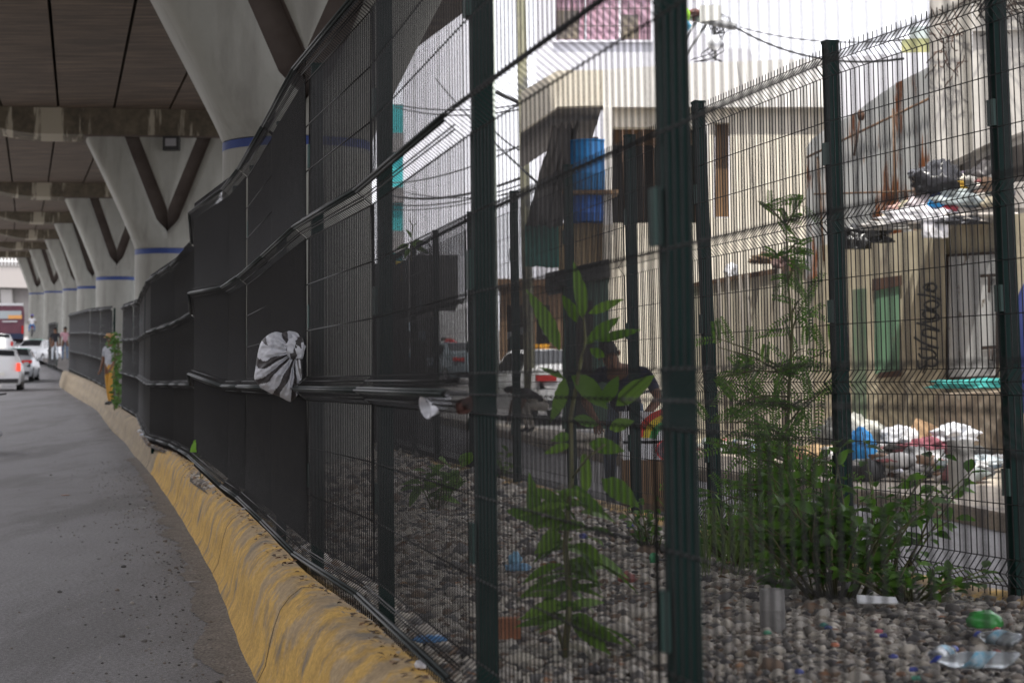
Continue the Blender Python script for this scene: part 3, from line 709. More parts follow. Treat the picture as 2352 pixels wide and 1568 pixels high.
b=B(); wallquad(b,2006,2072,640,632,668,655,.08,-.09); wallquad(b,2020,2070,855,850,868,864,.08,-.1); obj('bracket',b,M('deep_rust',(.09,.05,.035)),gd)
b=B(); wallquad(b,1958,1990,665,662,1010,1010,.03,-.04); obj('green_door',b,M('green_strip',(.10,.20,.12),.7,(.2,.2,.15),scale=3,stretch=(4,1,.4)),t)
b=B(); wallquad(b,2178,2288,590,583,866,862,.04,-.05); wd=obj('metal_door',b,M('scuffed_white_metal',(.52,.53,.54),.5,(.60,.61,.61),scale=2,metal=.2,stretch=(3,1,.3),c3=(.20,.17,.14),s3=4,thr3=(.60,.66)),t)
b=B(); wallquad(b,2172,2294,584,577,590,583,.06,-.07); wallquad(b,2184,2290,866,862,871,867,.06,-.07); wallquad(b,2172,2178,584,584,868,868,.06,-.07); wallquad(b,2288,2295,580,580,866,866,.06,-.07); obj('door_frame',b,M('black_rust_frame',(.05,.035,.03),.8),wd)
b=B(); wallquad(b,2252,2290,630,628,637,635,.03,-.09); wallquad(b,2255,2296,795,792,803,800,.03,-.09); wallquad(b,2270,2276,634,634,672,672,.03,-.09); b.tube([W(2272,800,YW(2272)-.1),W(2272,826,YW(2272)-.1),W(2280,828,YW(2280)-.1),W(2280,800,YW(2280)-.1)],.012,5); obj('bolt',b,MATS['black_rust_frame'],wd)
# black handwritten graffiti strokes, letters turned 90 degrees reading upward
def stroke(b,pts,r=.014):
    P_=[]
    for x,y in pts: P_.append(W(x,y,YW(x)-.135))
    q=[]
    n=len(P_)
    for i in range(n-1):
        p0,p1,p2,p3=P_[max(i-1,0)],P_[i],P_[i+1],P_[min(i+2,n-1)]
        for s in range(4):
            u=s/4; q.append(.5*((2*p1)+(p2-p0)*u+(2*p0-5*p1+4*p2-p3)*u*u+(3*p1-p0-3*p2+p3)*u**3))
    q.append(P_[-1]); b.tube(q,r,5,0,True)
def loopo(cx,cy,rx,ry,n=10,ph=0): return [(cx+rx*math.cos(ph+6.283*k/n),cy+ry*math.sin(ph+6.283*k/n)) for k in range(n+1)]
b=B()
stroke(b,loopo(2137,660,15,9)); stroke(b,[(2137,650),(2130,662),(2146,672)])       # e / o at the top
stroke(b,[(2108,676),(2135,680),(2160,688)]); stroke(b,loopo(2140,700,17,9)); 
stroke(b,loopo(2135,722,15,11)); stroke(b,[(2118,712),(2150,720),(2155,735),(2120,740)])
stroke(b,[(2105,742),(2130,748),(2158,760),(2125,756),(2120,770),(2150,778)])
stroke(b,[(2100,775),(2125,790),(2156,800),(2130,795)]); stroke(b,[(2112,800),(2140,805),(2150,818),(2120,822),(2110,812)])
stroke(b,loopo(2140,832,14,9)); stroke(b,[(2108,828),(2112,846),(2126,838),(2120,856)])
obj('handwriting',b,M('black_spray',(.03,.03,.03),.7),t)
b=B(); 
for pts in ([(1934,775),(1940,760),(1946,778),(1936,790),(1930,810),(1944,806)],[(1936,815),(1938,840),(1946,826)]): 
    stroke(b,pts,.012)
obj('purple_tag',b,M('purple_spray',(.12,.06,.22),.7),t)
# left low wall with corrugated sheets
q=W(1740,1005,30); t=thing('pale_perimeter_wall',q,'pale low wall with leaning grey stakes and a rusty top rail, left of the graffiti wall','wall')
b=B(); wallquad(b,1560,1868,660,612,baseY(1560),baseY(1868)); obj('masonry',b,M('pale_dirty_wall',(.55,.50,.40),.9,(.62,.58,.48),scale=1.5,bump=.3,bscale=20,c3=(.35,.31,.25),s3=1.6,thr3=(.54,.68),st3=(2,1,.3)),t)
b=B(); wallquad(b,1560,1872,655,600,665,612,.15,-.08); obj('top_rail',b,MATS['rusty_rail'],t)
b=B()
for x in (1628,1650,1672,1700,1715,1790): b.tube([W(x,645-(x-1628)*.17,YW(x)-.12),W(x+random.uniform(6,22),985,YW(x)-.35)],.03,5)
obj('stake',b,M('grey_stake',(.22,.20,.18),.9),t)
# sidewalk (raised) at foot of walls
sw=M('dusty_sidewalk',(.34,.29,.23),.9,(.42,.37,.30),scale=1.3,bump=.4,bscale=40,c3=(.24,.21,.18),s3=2,thr3=(.5,.66)); add_speckle(sw,60,.2)
b=B(); rows=[]
for px in (1000,1200,1400,1560,1700,1872,2000,2150,2290,2420,2700):
    Y=YW(px)-.02
    a=W(px,865,Y); d_=Vector((.72,-.95,0)); 
    back=Vector((a.x,a.y+.2,0)); 
    fpx=px; Yf=interp([(1000,46),(1200,36),(1400,27.5),(1560,23.5),(1872,19.5),(2290,15.2),(2700,12.5)],px)
    f_=W(px,865,Yf); z=max(.12,gz(Y)+.12); zf=max(.14,gz(Yf)+.14)
    rows.append([Vector((back.x,back.y,z+.01)),Vector(((a.x+f_.x)/2,(a.y+f_.y)/2,(z+zf)/2)),Vector((f_.x,f_.y+.06,zf)),Vector((f_.x,f_.y,zf-.02)),Vector((f_.x-.01,f_.y-.06,gz(Yf)-.1))])
b.grid(rows,0,False); obj('sidewalk',b,sw,kind='structure')
# concrete step block at right + round bollard
b=B(); wallquad(b,2186,2420,905,895,baseY(2186)+6,baseY(2420)+6,.9,-1.0)
obj('concrete_step',b,M('brown_stained_block',(.20,.155,.115),.9,(.30,.25,.20),scale=3,bump=.5,bscale=30,c3=(.42,.38,.32),s3=6,thr3=(.6,.7)),label='brown stained concrete block step below the white metal door',cat='step')
c_=WZ(2210,1128,.14); b=B(); N=28; hh=(W(2208,1010,c_.y).z-c_.z); rr=30/F*c_.y
rows=[[c_+Vector((rr*k_*math.cos(6.2832*j/N),rr*k_*math.sin(6.2832*j/N),z)) for j in range(N)] for k_,z in ((1.02,-.02),(1,.05),(.99,hh-.02),(.95,hh),(.01,hh-.005))]
b.grid(rows,0,True,True); obj('concrete_bollard',b,M('pale_bollard',(.45,.44,.40),.9,(.36,.35,.32),scale=4,bump=.3),label='short round pale concrete bollard beside the sidewalk rubbish',cat='bollard')
# teal cloth on the block
b=B(); lump(b,W(2260,884,22.2),(.55,.2,.07),4,.6,2.5); obj('cloth',b,M('teal_cloth',(.05,.32,.30),.8),label='turquoise cloth lying on the concrete block step',cat='cloth')
# dark canopied figure edge at far right (blue tarp)
b=B(); lump(b,W(2375,850,21),(.22,.2,.9),8,.3,1.2); obj('covered_bundle',b,M('navy_tarp',(.02,.03,.12),.6),label='navy blue covered bundle at the right picture edge',cat='bundle')
# --------------- rubbish
def rub(name,px,py,Y,sz,col,label,cat,seed,amp=.5,fr=2.0,gloss=.8,z=None,sub=4):
    c=W(px,py,Y); k9=1.18 if py<560 else 1.0; sz=tuple(q*k9 for q in sz)
    b=B(); lump(b,c,sz,seed,amp,fr,sub,fine=.13); 
    return obj(name,b,M('rub_%s'%('_'.join(str(int(v*100)) for v in col)),tuple(v*.8 for v in col),gloss,tuple(min(1,v*1.35) for v in col),scale=9),label=label,cat=cat)
YL=23.9
rub('rubbish_bag',2152,420,YL,(.26,.25,.20),(.03,.03,.035),'big shiny black rubbish bag on top of the ledge pile','rubbish bag',1,.35,1.5,.25)
rub('cloth',2166,397,YL,(.12,.1,.06),(.5,.02,.03),'bright red cloth on top of the black bag on the ledge','cloth',2)
rub('cloth',2188,420,YL,(.12,.1,.12),(.55,.52,.45),'off white bundle right of the black bag on the ledge','cloth',3)
rub('cloth',2205,432,YL-.1,(.18,.1,.06),(.50,.32,.05),'mustard yellow cloth on the ledge pile','cloth',4)
rub('cloth',2165,450,YL-.1,(.16,.12,.12),(.02,.03,.09),'navy cloth in the middle of the ledge pile','cloth',5)
rub('plastic_bag',2150,470,YL-.2,(.08,.08,.06),(.02,.32,.70),'bright blue plastic bag in the middle of the ledge pile','plastic bag',6,.5,2,.4)
rub('cloth',2130,472,YL-.05,(.2,.12,.12),(.45,.40,.42),'greyish pink cloth under the black bag','cloth',7)
rub('cloth',2215,462,YL-.1,(.34,.2,.14),(.30,.34,.35),'grey green blanket heap right of the blue bag','blanket',8,.6,2.4)
rub('cloth',2235,445,YL+.1,(.2,.2,.2),(.10,.08,.11),'dark plum cloth under the mustard one','cloth',9)
rub('rubbish_bag',2270,430,YL,(.24,.2,.28),(.05,.045,.045),'dark grey bag slumped at the right end of the ledge','rubbish bag',10,.4,1.8,.4)
rub('cloth',2178,484,YL-.2,(.10,.08,.06),(.55,.07,.10),'crimson pink cloth scrap low in the ledge pile','cloth',11)
rub('cloth',2100,478,YL+.3,(.16,.1,.08),(.62,.58,.42),'pale yellow crumpled cloth on the left of the ledge','cloth',12)
rub('cloth',2118,470,YL+.35,(.14,.1,.06),(.10,.14,.30),'blue denim scrap beside the pale yellow cloth','cloth',13)
rub('cloth',2068,488,YL+.7,(.14,.1,.08),(.45,.28,.25),'pinkish patterned scrap at the left of the pile','cloth',14)
rub('plastic_bag',2040,510,YL+.8,(.05,.05,.06),(.03,.30,.65),'small blue bag knot at the left tip of the ledge pile','plastic bag',15,.3,2,.4)
rub('paper_sheet',2120,500,YL-.25,(.38,.1,.11),(.62,.61,.64),'large white sheet draped over the middle of the ledge','sheet',16,.6,2.6)
rub('paper_sheet',2150,528,YL-.32,(.12,.04,.17),(.62,.61,.64),'white rag corner hanging below the ledge','sheet',17,.5,1.6)
rub('paper_sheet',2240,500,YL-.2,(.35,.15,.10),(.50,.46,.42),'crumpled pale wrapping at the right of the ledge','wrapping',18,.8,3)
rub('rubbish_bag',2200,508,YL-.28,(.30,.1,.07),(.03,.03,.03),'flat torn black bag along the ledge edge','rubbish bag',19,.6,3,.3)
rub('rubbish_bag',1985,545,YL+1.3,(.28,.14,.13),(.02,.02,.02),'black torn bag draped over the left end of the ledge','rubbish bag',20,.6,2.5,.25)
rub('rubbish_bag',1968,560,YL+1.2,(.16,.12,.14),(.022,.022,.024),'black bag end hanging down left of the ledge','rubbish bag',21,.5,2,.25)
rub('paper_sheet',2060,520,YL+.4,(.30,.1,.06),(.40,.39,.38),'greyish torn plastic strip on the ledge left half','plastic strip',22,.9,3)
def pilestuff(name,spans,label,n,seed,cols,sz=.07):
    rnd=random.Random(seed); b=B()
    for k in range(n):
        (x0,y0,x1,y1,Y0,Y1,h)=rnd.choice(spans); u=rnd.random(); px=x0+(x1-x0)*u; py=y0+(y1-y0)*u-rnd.random()**1.6*h
        s=sz*rnd.uniform(.5,1.5); lump(b,W(px,py,Y0+(Y1-Y0)*u+rnd.uniform(-.2,.2)),(s*rnd.uniform(.8,1.8),s,s*rnd.uniform(.3,.8)),k,.7,2.4,2,flat=False,fine=.2)
    m=islandmat(name+'_mix',cols); return obj(name,b,m,label=label,cat='rubbish',kind='stuff')
cols=[(.5,.5,.5),(.35,.33,.30),(.05,.05,.05),(.6,.58,.55),(.30,.20,.14),(.12,.16,.2),(.45,.40,.30),(.65,.65,.68),(.15,.10,.08),(.4,.15,.15),(.25,.28,.27)]
pilestuff('ledge_rubbish',[(2030,520,2295,500,25,23.7,40),(2130,500,2295,470,24,23.7,70)],'mixed crumpled rags and paper filling the ledge pile',240,4,cols)
pilestuff('sidewalk_rubbish',[(1900,1060,2290,1075,23,21.5,40),(1980,1085,2260,1100,20,19.5,40),(1610,1035,1900,1060,29,24,30)],'mixed litter of paper, plastic and rags strewn along the sidewalk',260,5,cols,.085)
rub('plastic_bag',1970,1035,21.5,(.17,.16,.22),(.03,.26,.60),'bright blue plastic bag on the sidewalk behind the shrub','plastic bag',30,.4,1.8,.35)
rub('plastic_bag',1950,1000,22,(.34,.3,.20),(.45,.45,.40),'large translucent grey green bag on the sidewalk heap','plastic bag',31,.5,2,.35)
rub('foam_box',2065,1005,21.8,(.20,.2,.14),(.55,.56,.60),'white crumpled bag beside the cardboard box on the sidewalk','plastic bag',32,.3,1.5,.5)
rub('foam_box',2100,1012,21.6,(.14,.14,.13),(.60,.60,.62),'white plastic tub nearest the cardboard box','tub',33,.15,1.0,.4)
rub('cloth',2135,1028,21.3,(.28,.15,.10),(.22,.07,.09),'maroon cloth in front of the cardboard box','cloth',34,.6,2.5)
rub('rubbish_bag',2110,1060,20.4,(.30,.2,.13),(.40,.40,.40),'grey translucent bag low in the sidewalk heap','plastic bag',35,.5,2,.35)
rub('paper_sheet',2195,1000,21.3,(.22,.15,.12),(.6,.62,.66),'white and blue paper bundle behind the bollard','paper',36,.6,2.5)
rub('paper_sheet',2250,1060,20.3,(.2,.15,.06),(.55,.62,.66),'flat pale blue plastic wrapper right of the bollard','wrapper',37,.6,2.5)
rub('cardboard_piece',1870,1040,24,(.4,.2,.10),(.32,.22,.12),'brown flattened carton on the sidewalk behind the feathery plant','carton',38,.3,1.3)
c_=W(2143,1010,21.6); b=B(); rot=Matrix.Rotation(.5,3,'Y')@Matrix.Rotation(.4,3,'Z')
for dx,dy,sx,sy in ((0,-.15,.42,.01),(0,.15,.42,.01),(-.21,0,.01,.3),(.21,0,.01,.3)): b.box(c_+rot@Vector((dx,dy,0)),(sx,sy,.26),0,rot)
b.box(c_+rot@Vector((0,0,-.13)),(.42,.3,.01),0,rot); obj('cardboard_box',b,M('cardboard',(.42,.27,.15),.85,(.48,.32,.19),scale=3),label='tilted open cardboard box on the sidewalk heap',cat='box')
# rubbish on the low wall top
rub('plastic_bag',1680,628,31,(.10,.1,.16),(.68,.69,.74),'white plastic bag caught on the low wall rail','plastic bag',40,.5,2,.5)
rub('nest_of_twigs',1765,598,29.6,(.22,.15,.10),(.16,.11,.07),'brown twig clump on the low wall rail','twigs',41,.8,3)
rub('cloth',1800,606,29,(.16,.1,.12),(.20,.13,.12),'dark brown rag hanging over the low wall rail','cloth',42,.6,2)
rub('plastic_bag',1868,610,28.2,(.10,.1,.24),(.62,.66,.72),'pale white bag hanging at the wall joint','plastic bag',43,.4,1.6,.5)
# ---------------------------------------------------------------- vehicles
carw=M('white_car_paint',(.72,.73,.74),.25,spec=.6); cars=M('silver_car_paint',(.42,.43,.45),.3,metal=.4,spec=.6)
glassd=M('dark_car_glass',(.02,.022,.025),.08,spec=.7); tyre=M('tyre_rubber',(.02,.02,.02),.85); rimm=M('alloy_rim',(.4,.4,.41),.35,metal=.7)
redl=M('red_light',(.55,.02,.015),.25); redlit=M('red_light_on',(1,.08,.04),.3,emit=.5); plate=M('plate_white',(.7,.7,.66),.5); trim=M('black_trim',(.03,.03,.032),.6); green=M('taxi_green_roof',(.02,.30,.20),.4)
SED=[(-2.30,.62,.62,.78),(-2.27,.98,.98,.78),(-2.15,1.06,1.07,.76),(-1.55,1.06,1.10,.74),(-.85,.98,1.42,.58),(.25,.95,1.46,.58),(.55,.95,1.43,.585),(1.35,.93,1.0,.72),(2.05,.82,.84,.74),(2.27,.70,.70,.66),(2.32,.45,.45,.6)]
HAT=[(-1.85,.70,.70,.76),(-1.83,.98,1.0,.75),(-1.72,1.0,1.22,.68),(-1.55,1.0,1.47,.60),(-.6,.98,1.53,.60),(.25,.96,1.50,.60),(1.05,.95,1.02,.72),(1.65,.85,.88,.72),(1.83,.70,.70,.66),(1.87,.45,.45,.6)]
def car(name,loc,rz,label,st,paint,wd=1.74,hs=1.0,roof=None,rear_lit=False,sign=False,tail='block',group='cars in the left carriageway'):
    t=thing(name,loc,label,'car',group,rz)
    secs=[]
    for (y,zb,zr,wr) in st:
        zb*=hs; zr*=hs; h=wd/2; e=.90 if (y<st[1][0]+.01 or y>st[-2][0]-.01) else 1
        wr_=wr*wd/1.74; bot=.22
        zm=min(.62,zb-.05)
        secs.append([(h*e*.92,bot),(h*e*.985,bot+.12),(h*e,zm),(h*e*.965,zb),(max(wr_,.3)*1.0,zr),(wr_*.6,zr+.03),(0,zr+.045)])
    b=B(); rows=[]
    for (y,*_),c in zip(st,secs):
        rows.append([Vector((x,y,z)) for x,z in c]+[Vector((-x,y,z)) for x,z in c[-2::-1]])
    b.grid(rows,0,True); n=len(rows[0])
    b.add(rows[0],[list(range(n))]); b.add(rows[-1],[list(range(n-1,-1,-1))])
    if roof:
        for k,f in enumerate(b.f[:(len(rows)-1)*(n-1)]):
            i=k//(n-1); j=k%(n-1)
            if 4<=j<=n-6 and st[i][2]>1.3 and st[i+1][2]>1.3: b.m[k]=1
    body=obj('body',b,[paint,roof or paint],t,local=True)
    # wheel arches (dark) and wheels
    y0,y1=st[0][0]+.75,st[-1][0]-.85
    for sx in (-1,1):
        for y in (y0,y1):
            b=B(); b.tube([Vector((sx*(wd/2-.20),y,.32)),Vector((sx*(wd/2+.012),y,.32))],.32,20,0,True); wh=obj('wheel',b,tyre,t,local=True)
            b=B(); b.tube([Vector((sx*(wd/2+.0),y,.32)),Vector((sx*(wd/2+.02),y,.32))],.2,14,0,False); obj('rim',b,rimm,wh,local=True)
    # glass
    def P(i,j,v):   # lerp between belt(3) and roof(4) point of station
        a=secs[i][3]; c=secs[i][4]; return Vector(((a[0]+(c[0]-a[0])*v)*j,st[i][0],a[1]+(c[1]-a[1])*v))
    cab=[i for i in range(len(st)) if st[i][2]-st[i][1]>.3]
    i0,i1=cab[0],cab[-1]
    for sx in (-1,1):
        b=B(); o=Vector((sx*.012,0,.004))
        pts=[P(i0-1,sx,.1)*.35+P(i0,sx,.12)*.65,P(i1,sx,.12)*.3+P(i1+1,sx,.1)*.7,P(i1,sx,.88),P(i0,sx,.88)]
        mid0=[P(i,sx,.12) for i in cab]; mid1=[P(i,sx,.88) for i in cab]
        rowA=[pts[0]]+mid0+[pts[1]]; rowB=[P(i0,sx,.86)*.75+P(i0-1,sx,.9)*.25]+mid1+[P(i1,sx,.86)*.75+P(i1+1,sx,.9)*.25]
        b.grid([[q+o for q in rowA],[q+o for q in rowB]],0,True); obj('side_window',b,glassd,t,local=True)
        b=B(); b.box((sx*(wd/2+.09),st[i1+1][0]-.35,1.0*hs),(.18,.10,.13)); obj('mirror',b,paint,t,local=True)
    def endglass(ia,ib,nm):
        a,c=secs[ia],secs[ib]; ya,yc=st[ia][0],st[ib][0]
        off=Vector((0,-.012 if nm=='rear_window' else .012,.02))
        lo=lambda s: Vector((s*.88*a[4][0],ya,a[4][1]+.02)); hi=lambda s: Vector((s*.90*c[4][0],yc,c[4][1]+.02))
        l0,l1,h0,h1=[q+off for q in (lo(-1),lo(1),hi(-1),hi(1))]
        A=l0+(h0-l0)*.06; Bq=l1+(h1-l1)*.06; Cq=l1+(h1-l1)*.90; D=l0+(h0-l0)*.90; m1=(A+Bq)/2+Vector((0,0,.03)); m2=(Cq+D)/2+Vector((0,0,.03))
        b=B(); b.add([A,m1,Bq,Cq,m2,D],[(0,1,4,5),(1,2,3,4)],0,True); obj(nm,b,glassd,t,local=True)
    endglass(i0-1,i0,'rear_window'); endglass(i1+1,i1,'windscreen')
    yr=st[0][0]; yf=st[-1][0]
    for sx in (-1,1):
        b=B()
        if tail=='block': b.box((sx*(wd/2-.11),yr+.0,.86*hs),(.15,.12,.30))
        else: b.box((sx*(wd/2-.24),yr+.01,.86*hs),(.46,.10,.13))
        obj('tail_light',b,redlit if rear_lit else redl,t,local=True)
        b=B(); b.box((sx*(wd/2-.27),yf-.06,.66*hs),(.40,.10,.13)); obj('headlight',b,M('headlamp',(.6,.62,.65),.1),t,local=True)
    b=B(); b.box((0,yr-.01,.36),(wd*.86,.10,.16)); b.box((0,yf+.0,.33),(wd*.78,.08,.14)); obj('bumper_trim',b,trim,t,local=True)
    b=B(); b.box((0,yr-.02,.62 if tail=='block' else .72),(.42,.03,.13)); obj('number_plate',b,plate,t,local=True)
    if sign:
        b=B(); b.box((-.1,-.1,1.53*hs),(.5,.16,.12)); obj('roof_sign',b,M('orange_sign',(.9,.42,.02),.5),t,local=True)
    return t
def onroad(px,Y): p=W(px,865,Y); return Vector((p.x,p.y,gz(Y)))
# z from the photo bottom row
def at(px,pyb,Y): p=W(px,pyb,Y); return Vector((p.x,p.y,gz(Y)))
RZ=R(15)
car('hatchback',at(2,890,78),RZ-R(3),'white hatchback with a lit red tail light, nearest car at the left edge',HAT,carw,1.66,1.02,rear_lit=True)
car('sedan_car',at(38,858,90),RZ-R(6),'silver sedan with a green roof, just ahead of the white hatchback',SED,cars,1.74,1.0,roof=green,tail='wide')
car('sedan_car',at(84,818,122),RZ+R(160),'white sedan taxi with a green roof facing the camera beside the pale kerb end',SED,carw,1.74,1.0,roof=green,tail='wide')
car('hatchback',at(2,800,140),RZ,'small white hatchback behind the purple bus, above the green roofed sedan',HAT,carw,1.66,1.02)
car('sedan_car',at(1243,905,46)+Vector((0,0,.05)),RZ+R(3),'white taxi with an orange roof sign and red tail lights beyond the far fence',SED,carw,1.8,1.06,sign=True,tail='wide',group='cars in the far carriageway')
car('sedan_car',at(1036,895,80),RZ+R(10),'grey blue sedan beyond the far fence, left of the white taxi',SED,M('grey_blue_paint',(.20,.25,.28),.3),1.8,1.1,tail='wide',group='cars in the far carriageway')
# bus
p=at(22,770,180); p.z=4.75; t=thing('city_bus',p,'purple city bus with a white roof seen from behind at the far left','bus',None,RZ)
b=B(); prof=[(1.25,.35),(1.27,1.0),(1.27,2.6),(1.2,3.2),(1.0,3.38)]
rows=[[Vector((x,y,z)) for x,z in prof]+[Vector((-x,y,z)) for x,z in prof[::-1]] for y in (0,.05,11,11.1)]
b.grid(rows,0,False,True); b.add(rows[0],[list(range(9,-1,-1))]); b.add(rows[-1],[list(range(10))]); obj('body',b,M('bus_plum',(.11,.04,.06),.4,(.16,.06,.08),scale=.8),t,local=True)
b=B(); b.box((0,5.5,3.48),(2.3,11,.22)); obj('roof',b,carw,t,local=True)
b=B(); b.box((0,-.03,2.55),(2.0,.04,.7)); obj('rear_window',b,M('bus_glass',(.45,.5,.52),.1),t,local=True)
b=B(); b.box((.45,-.06,2.35),(1.2,.03,.32)); obj('orange_banner',b,M('orange_banner',(.85,.42,.14),.6),t,local=True)
b=B(); b.box((0,-.06,1.95),(1.3,.03,.10)); obj('white_lettering',b,M('pale_letters',(.7,.7,.7),.6),t,local=True)
for sx in (-1,1):
    b=B(); b.box((sx*1.12,-.04,1.2),(.16,.06,.7)); obj('tail_light',b,redl,t,local=True)
    b=B(); b.tube([Vector((sx*1.0,2,.5)),Vector((sx*1.28,2,.5))],.5,18); obj('wheel',b,tyre,t,local=True)
    b=B(); b.tube([Vector((sx*1.0,9,.5)),Vector((sx*1.28,9,.5))],.5,18); obj('wheel',b,tyre,t,local=True)
b=B(); b.box((0,-.03,.62),(2.4,.06,.5)); obj('bumper',b,M('navy_skirt',(.02,.03,.07),.5),t,local=True)
for k in range(7):
    b=B(); b.box((1.275,1.6+k*1.4,2.3),(.02,1.2,.8)); obj('side_window',b,glassd,t,local=True)
# far backdrop at the road end: crossing bridge, abutment, dark tree
p=W(0,640,250); t=thing('crossing_bridge',p,'grey concrete bridge crossing the road in the far distance, with white railings','bridge')
b=B(); b.prism([W(-300,606,250),W(150,618,250),W(150,662,250),W(-300,655,250)],(0,9,0)); obj('beam',b,M('far_concrete',(.30,.28,.27),.9),t)
b=B(); b.prism([W(-300,662,252),W(170,662,252),W(170,775,252),W(-300,775,252)],(0,6,0)); obj('abutment',b,M('far_abutment',(.16,.15,.15),.9,(.24,.23,.22),scale=.3),t)
b=B()
for k in range(14): b.tube([W(-60+k*8,610,249.8),W(-60+k*8,588,249.8)],.08,4)
for y in (588,599): b.tube([W(-300,y-6,249.8),W(44,y+2,249.8)],.09,4)
obj('railing',b,M('railing_white',(.7,.7,.7),.6),t)
b=B(); b.prism([W(0,664,251),W(26,664,251),W(34,772,251),W(10,772,251)],(0,.6,0)); obj('strut',b,M('pale_strut',(.34,.33,.32)),t)
# people ----------------------------------------------------------------
skinb=M('brown_skin',(.16,.075,.04),.6); hairb=M('black_hair',(.012,.010,.010),.8)
def person(loc,rz,label,J,shirt,trou,shoe=(.03,.03,.03),hat=None,group=None,scale=1,hair=True,skinc=None,split=('hip',)):
    """J: dict of joint positions in local metres"""
    t=thing('person',loc,label,'person',group,rz); t.scale=(scale,)*3
    names=['pelvis','waist','chest','neck','head0','head1','lsh','lel','lwr','rsh','rel','rwr','lhip','lkn','lan','ltoe','rhip','rkn','ran','rtoe']
    rad=dict(pelvis=.145,waist=.13,chest=.145,neck=.055,head0=.075,head1=.085,lsh=.065,rsh=.065,lel=.045,rel=.045,lwr=.030,rwr=.030,lhip=.095,rhip=.095,lkn=.062,rkn=.062,lan=.042,ran=.042,ltoe=.035,rtoe=.035)
    E=[('pelvis','waist'),('waist','chest'),('chest','neck'),('neck','head0'),('head0','head1'),('chest','lsh'),('lsh','lel'),('lel','lwr'),('chest','rsh'),('rsh','rel'),('rel','rwr'),('pelvis','lhip'),('lhip','lkn'),('lkn','lan'),('lan','ltoe'),('pelvis','rhip'),('rhip','rkn'),('rkn','ran'),('ran','rtoe')]
    vs=[Vector(J[n]) for n in names]; ix={n:i for i,n in enumerate(names)}; rr=[rad[n] for n in names]; es=[(ix[a],ix[b]) for a,b in E]
    for s in 'lr':
        w_=vs[ix[s+'wr']]; e_=vs[ix[s+'el']]; d=(w_-e_).normalized(); sd_=d.cross(Vector((0,1,.2))).normalized()
        vs.append(w_+d*.05); rr.append(.034); pi_=len(vs)-1; es.append((ix[s+'wr'],pi_))
        for k in range(5):
            o=(k-1.7)*.018; ln=(.045,.075,.08,.075,.055)[k]; r_=.011
            a=w_+d*(.075 if k else .045)+sd_*(o if k else -.045)
            vs.append(a); rr.append(r_); ai=len(vs)-1; es.append((pi_,ai))
            vs.append(a+d*ln+sd_*(o*.3 if k else -.02)+Vector((0,.012,0))); rr.append(r_*.8); es.append((ai,len(vs)-1))
    me=bpy.data.meshes.new('body'); me.from_pydata(vs,es,[]); me.update()
    o=bpy.data.objects.new('body_tmp',me); COL.objects.link(o)
    sk=o.modifiers.new('s','SKIN'); sk.use_smooth_shade=True
    for i,v in enumerate(me.skin_vertices[0].data): v.radius=(rr[i],rr[i]*.85 if i in (0,1,2) else rr[i]); v.use_root=(i==0)
    su=o.modifiers.new('u','SUBSURF'); su.levels=2; su.render_levels=2
    dg=bpy.context.evaluated_depsgraph_get(); ev=o.evaluated_get(dg); nm=bpy.data.meshes.new_from_object(ev)
    bpy.data.objects.remove(o)
    sc=skinc or skinb
    for m in (sc,shirt,trou,M('shoe_dark',(.03,.03,.03),.6)): nm.materials.append(m) if m else nm.materials.append(sc)
    segs={1:[('waist','chest',1),('pelvis','waist',.6),('chest','lsh',1),('chest','rsh',1),('lsh','lel',.7),('rsh','rel',.7)],2:[('pelvis','lhip',1),('pelvis','rhip',1),('lhip','lkn',1),('rhip','rkn',1),('lkn','lan',.9),('rkn','ran',.9),('pelvis','waist',.3)],3:[('lan','ltoe',1),('ran','rtoe',1)],0:[('neck','head0',1),('head0','head1',1),('lel','lwr',1),('rel','rwr',1),('lsh','lel',1),('rsh','rel',1)]}
    def dist(p,a,b_):
        ab=b_-a; u=max(0,min(1,(p-a).dot(ab)/max(ab.length_squared,1e-9))); return (p-a-ab*u).length
    fl=[]
    for mi,L_ in segs.items():
        for a,b_,u in L_:
            A=Vector(J[a]); Bb=Vector(J[b_]); 
            if mi==0 and a in('lsh','rsh'): A=A+(Bb-A)*.72
            fl.append((mi,A,A+(Bb-A)*u if not(mi==0) else Bb))
    for p in nm.polygons:
        c=p.center; best=min(fl,key=lambda q:dist(c,q[1],q[2])); p.material_index=best[0]; p.use_smooth=True
        if (c-Vector(J['lwr'])).length<.2 and dist(c,Vector(J['lel']),Vector(J['lwr']))>.02 and (c-Vector(J['lel'])).length>.2: p.material_index=0
        if (c-Vector(J['rwr'])).length<.2 and (c-Vector(J['rel'])).length>.2: p.material_index=0
    bo=bpy.data.objects.new('body',nm); COL.objects.link(bo); bo.parent=t
    h0=Vector(J['head0']); h1=Vector(J['head1']); up=(h1-h0).normalized(); c=(h0+h1)/2
    fw=Vector(J.get('face',(0,1,0))).normalized(); rt=fw.cross(up).normalized()
    b=B(); vs_,fs_=ICO[3]; b.add([c+up*.035+rt*(v.x*.083)+fw*(v.y*.098-.012)+up*(v.z*.118+.0) for v in vs_ if True],fs_,0,True)
    # keep upper/back half as hair
    keep=[f for f in b.f if (lambda q: (q-(c+up*.035)).dot(up)>-.03-.0+ .9*((q-(c+up*.035)).dot(fw)))(sum((Vector(b.v[i]) for i in f),Vector())/len(f))]
    b.f=keep; b.m=[0]*len(keep); b.sm=[True]*len(keep)
    if hair: obj('hair',b,hairb,t,local=True)
    b=B(); b.tube([c+fw*.085+up*.03,c+fw*.108-up*.012,c+fw*.085-up*.02],[.008,.014,.006],6); obj('nose',b,sc,t,local=True)
    b=B()
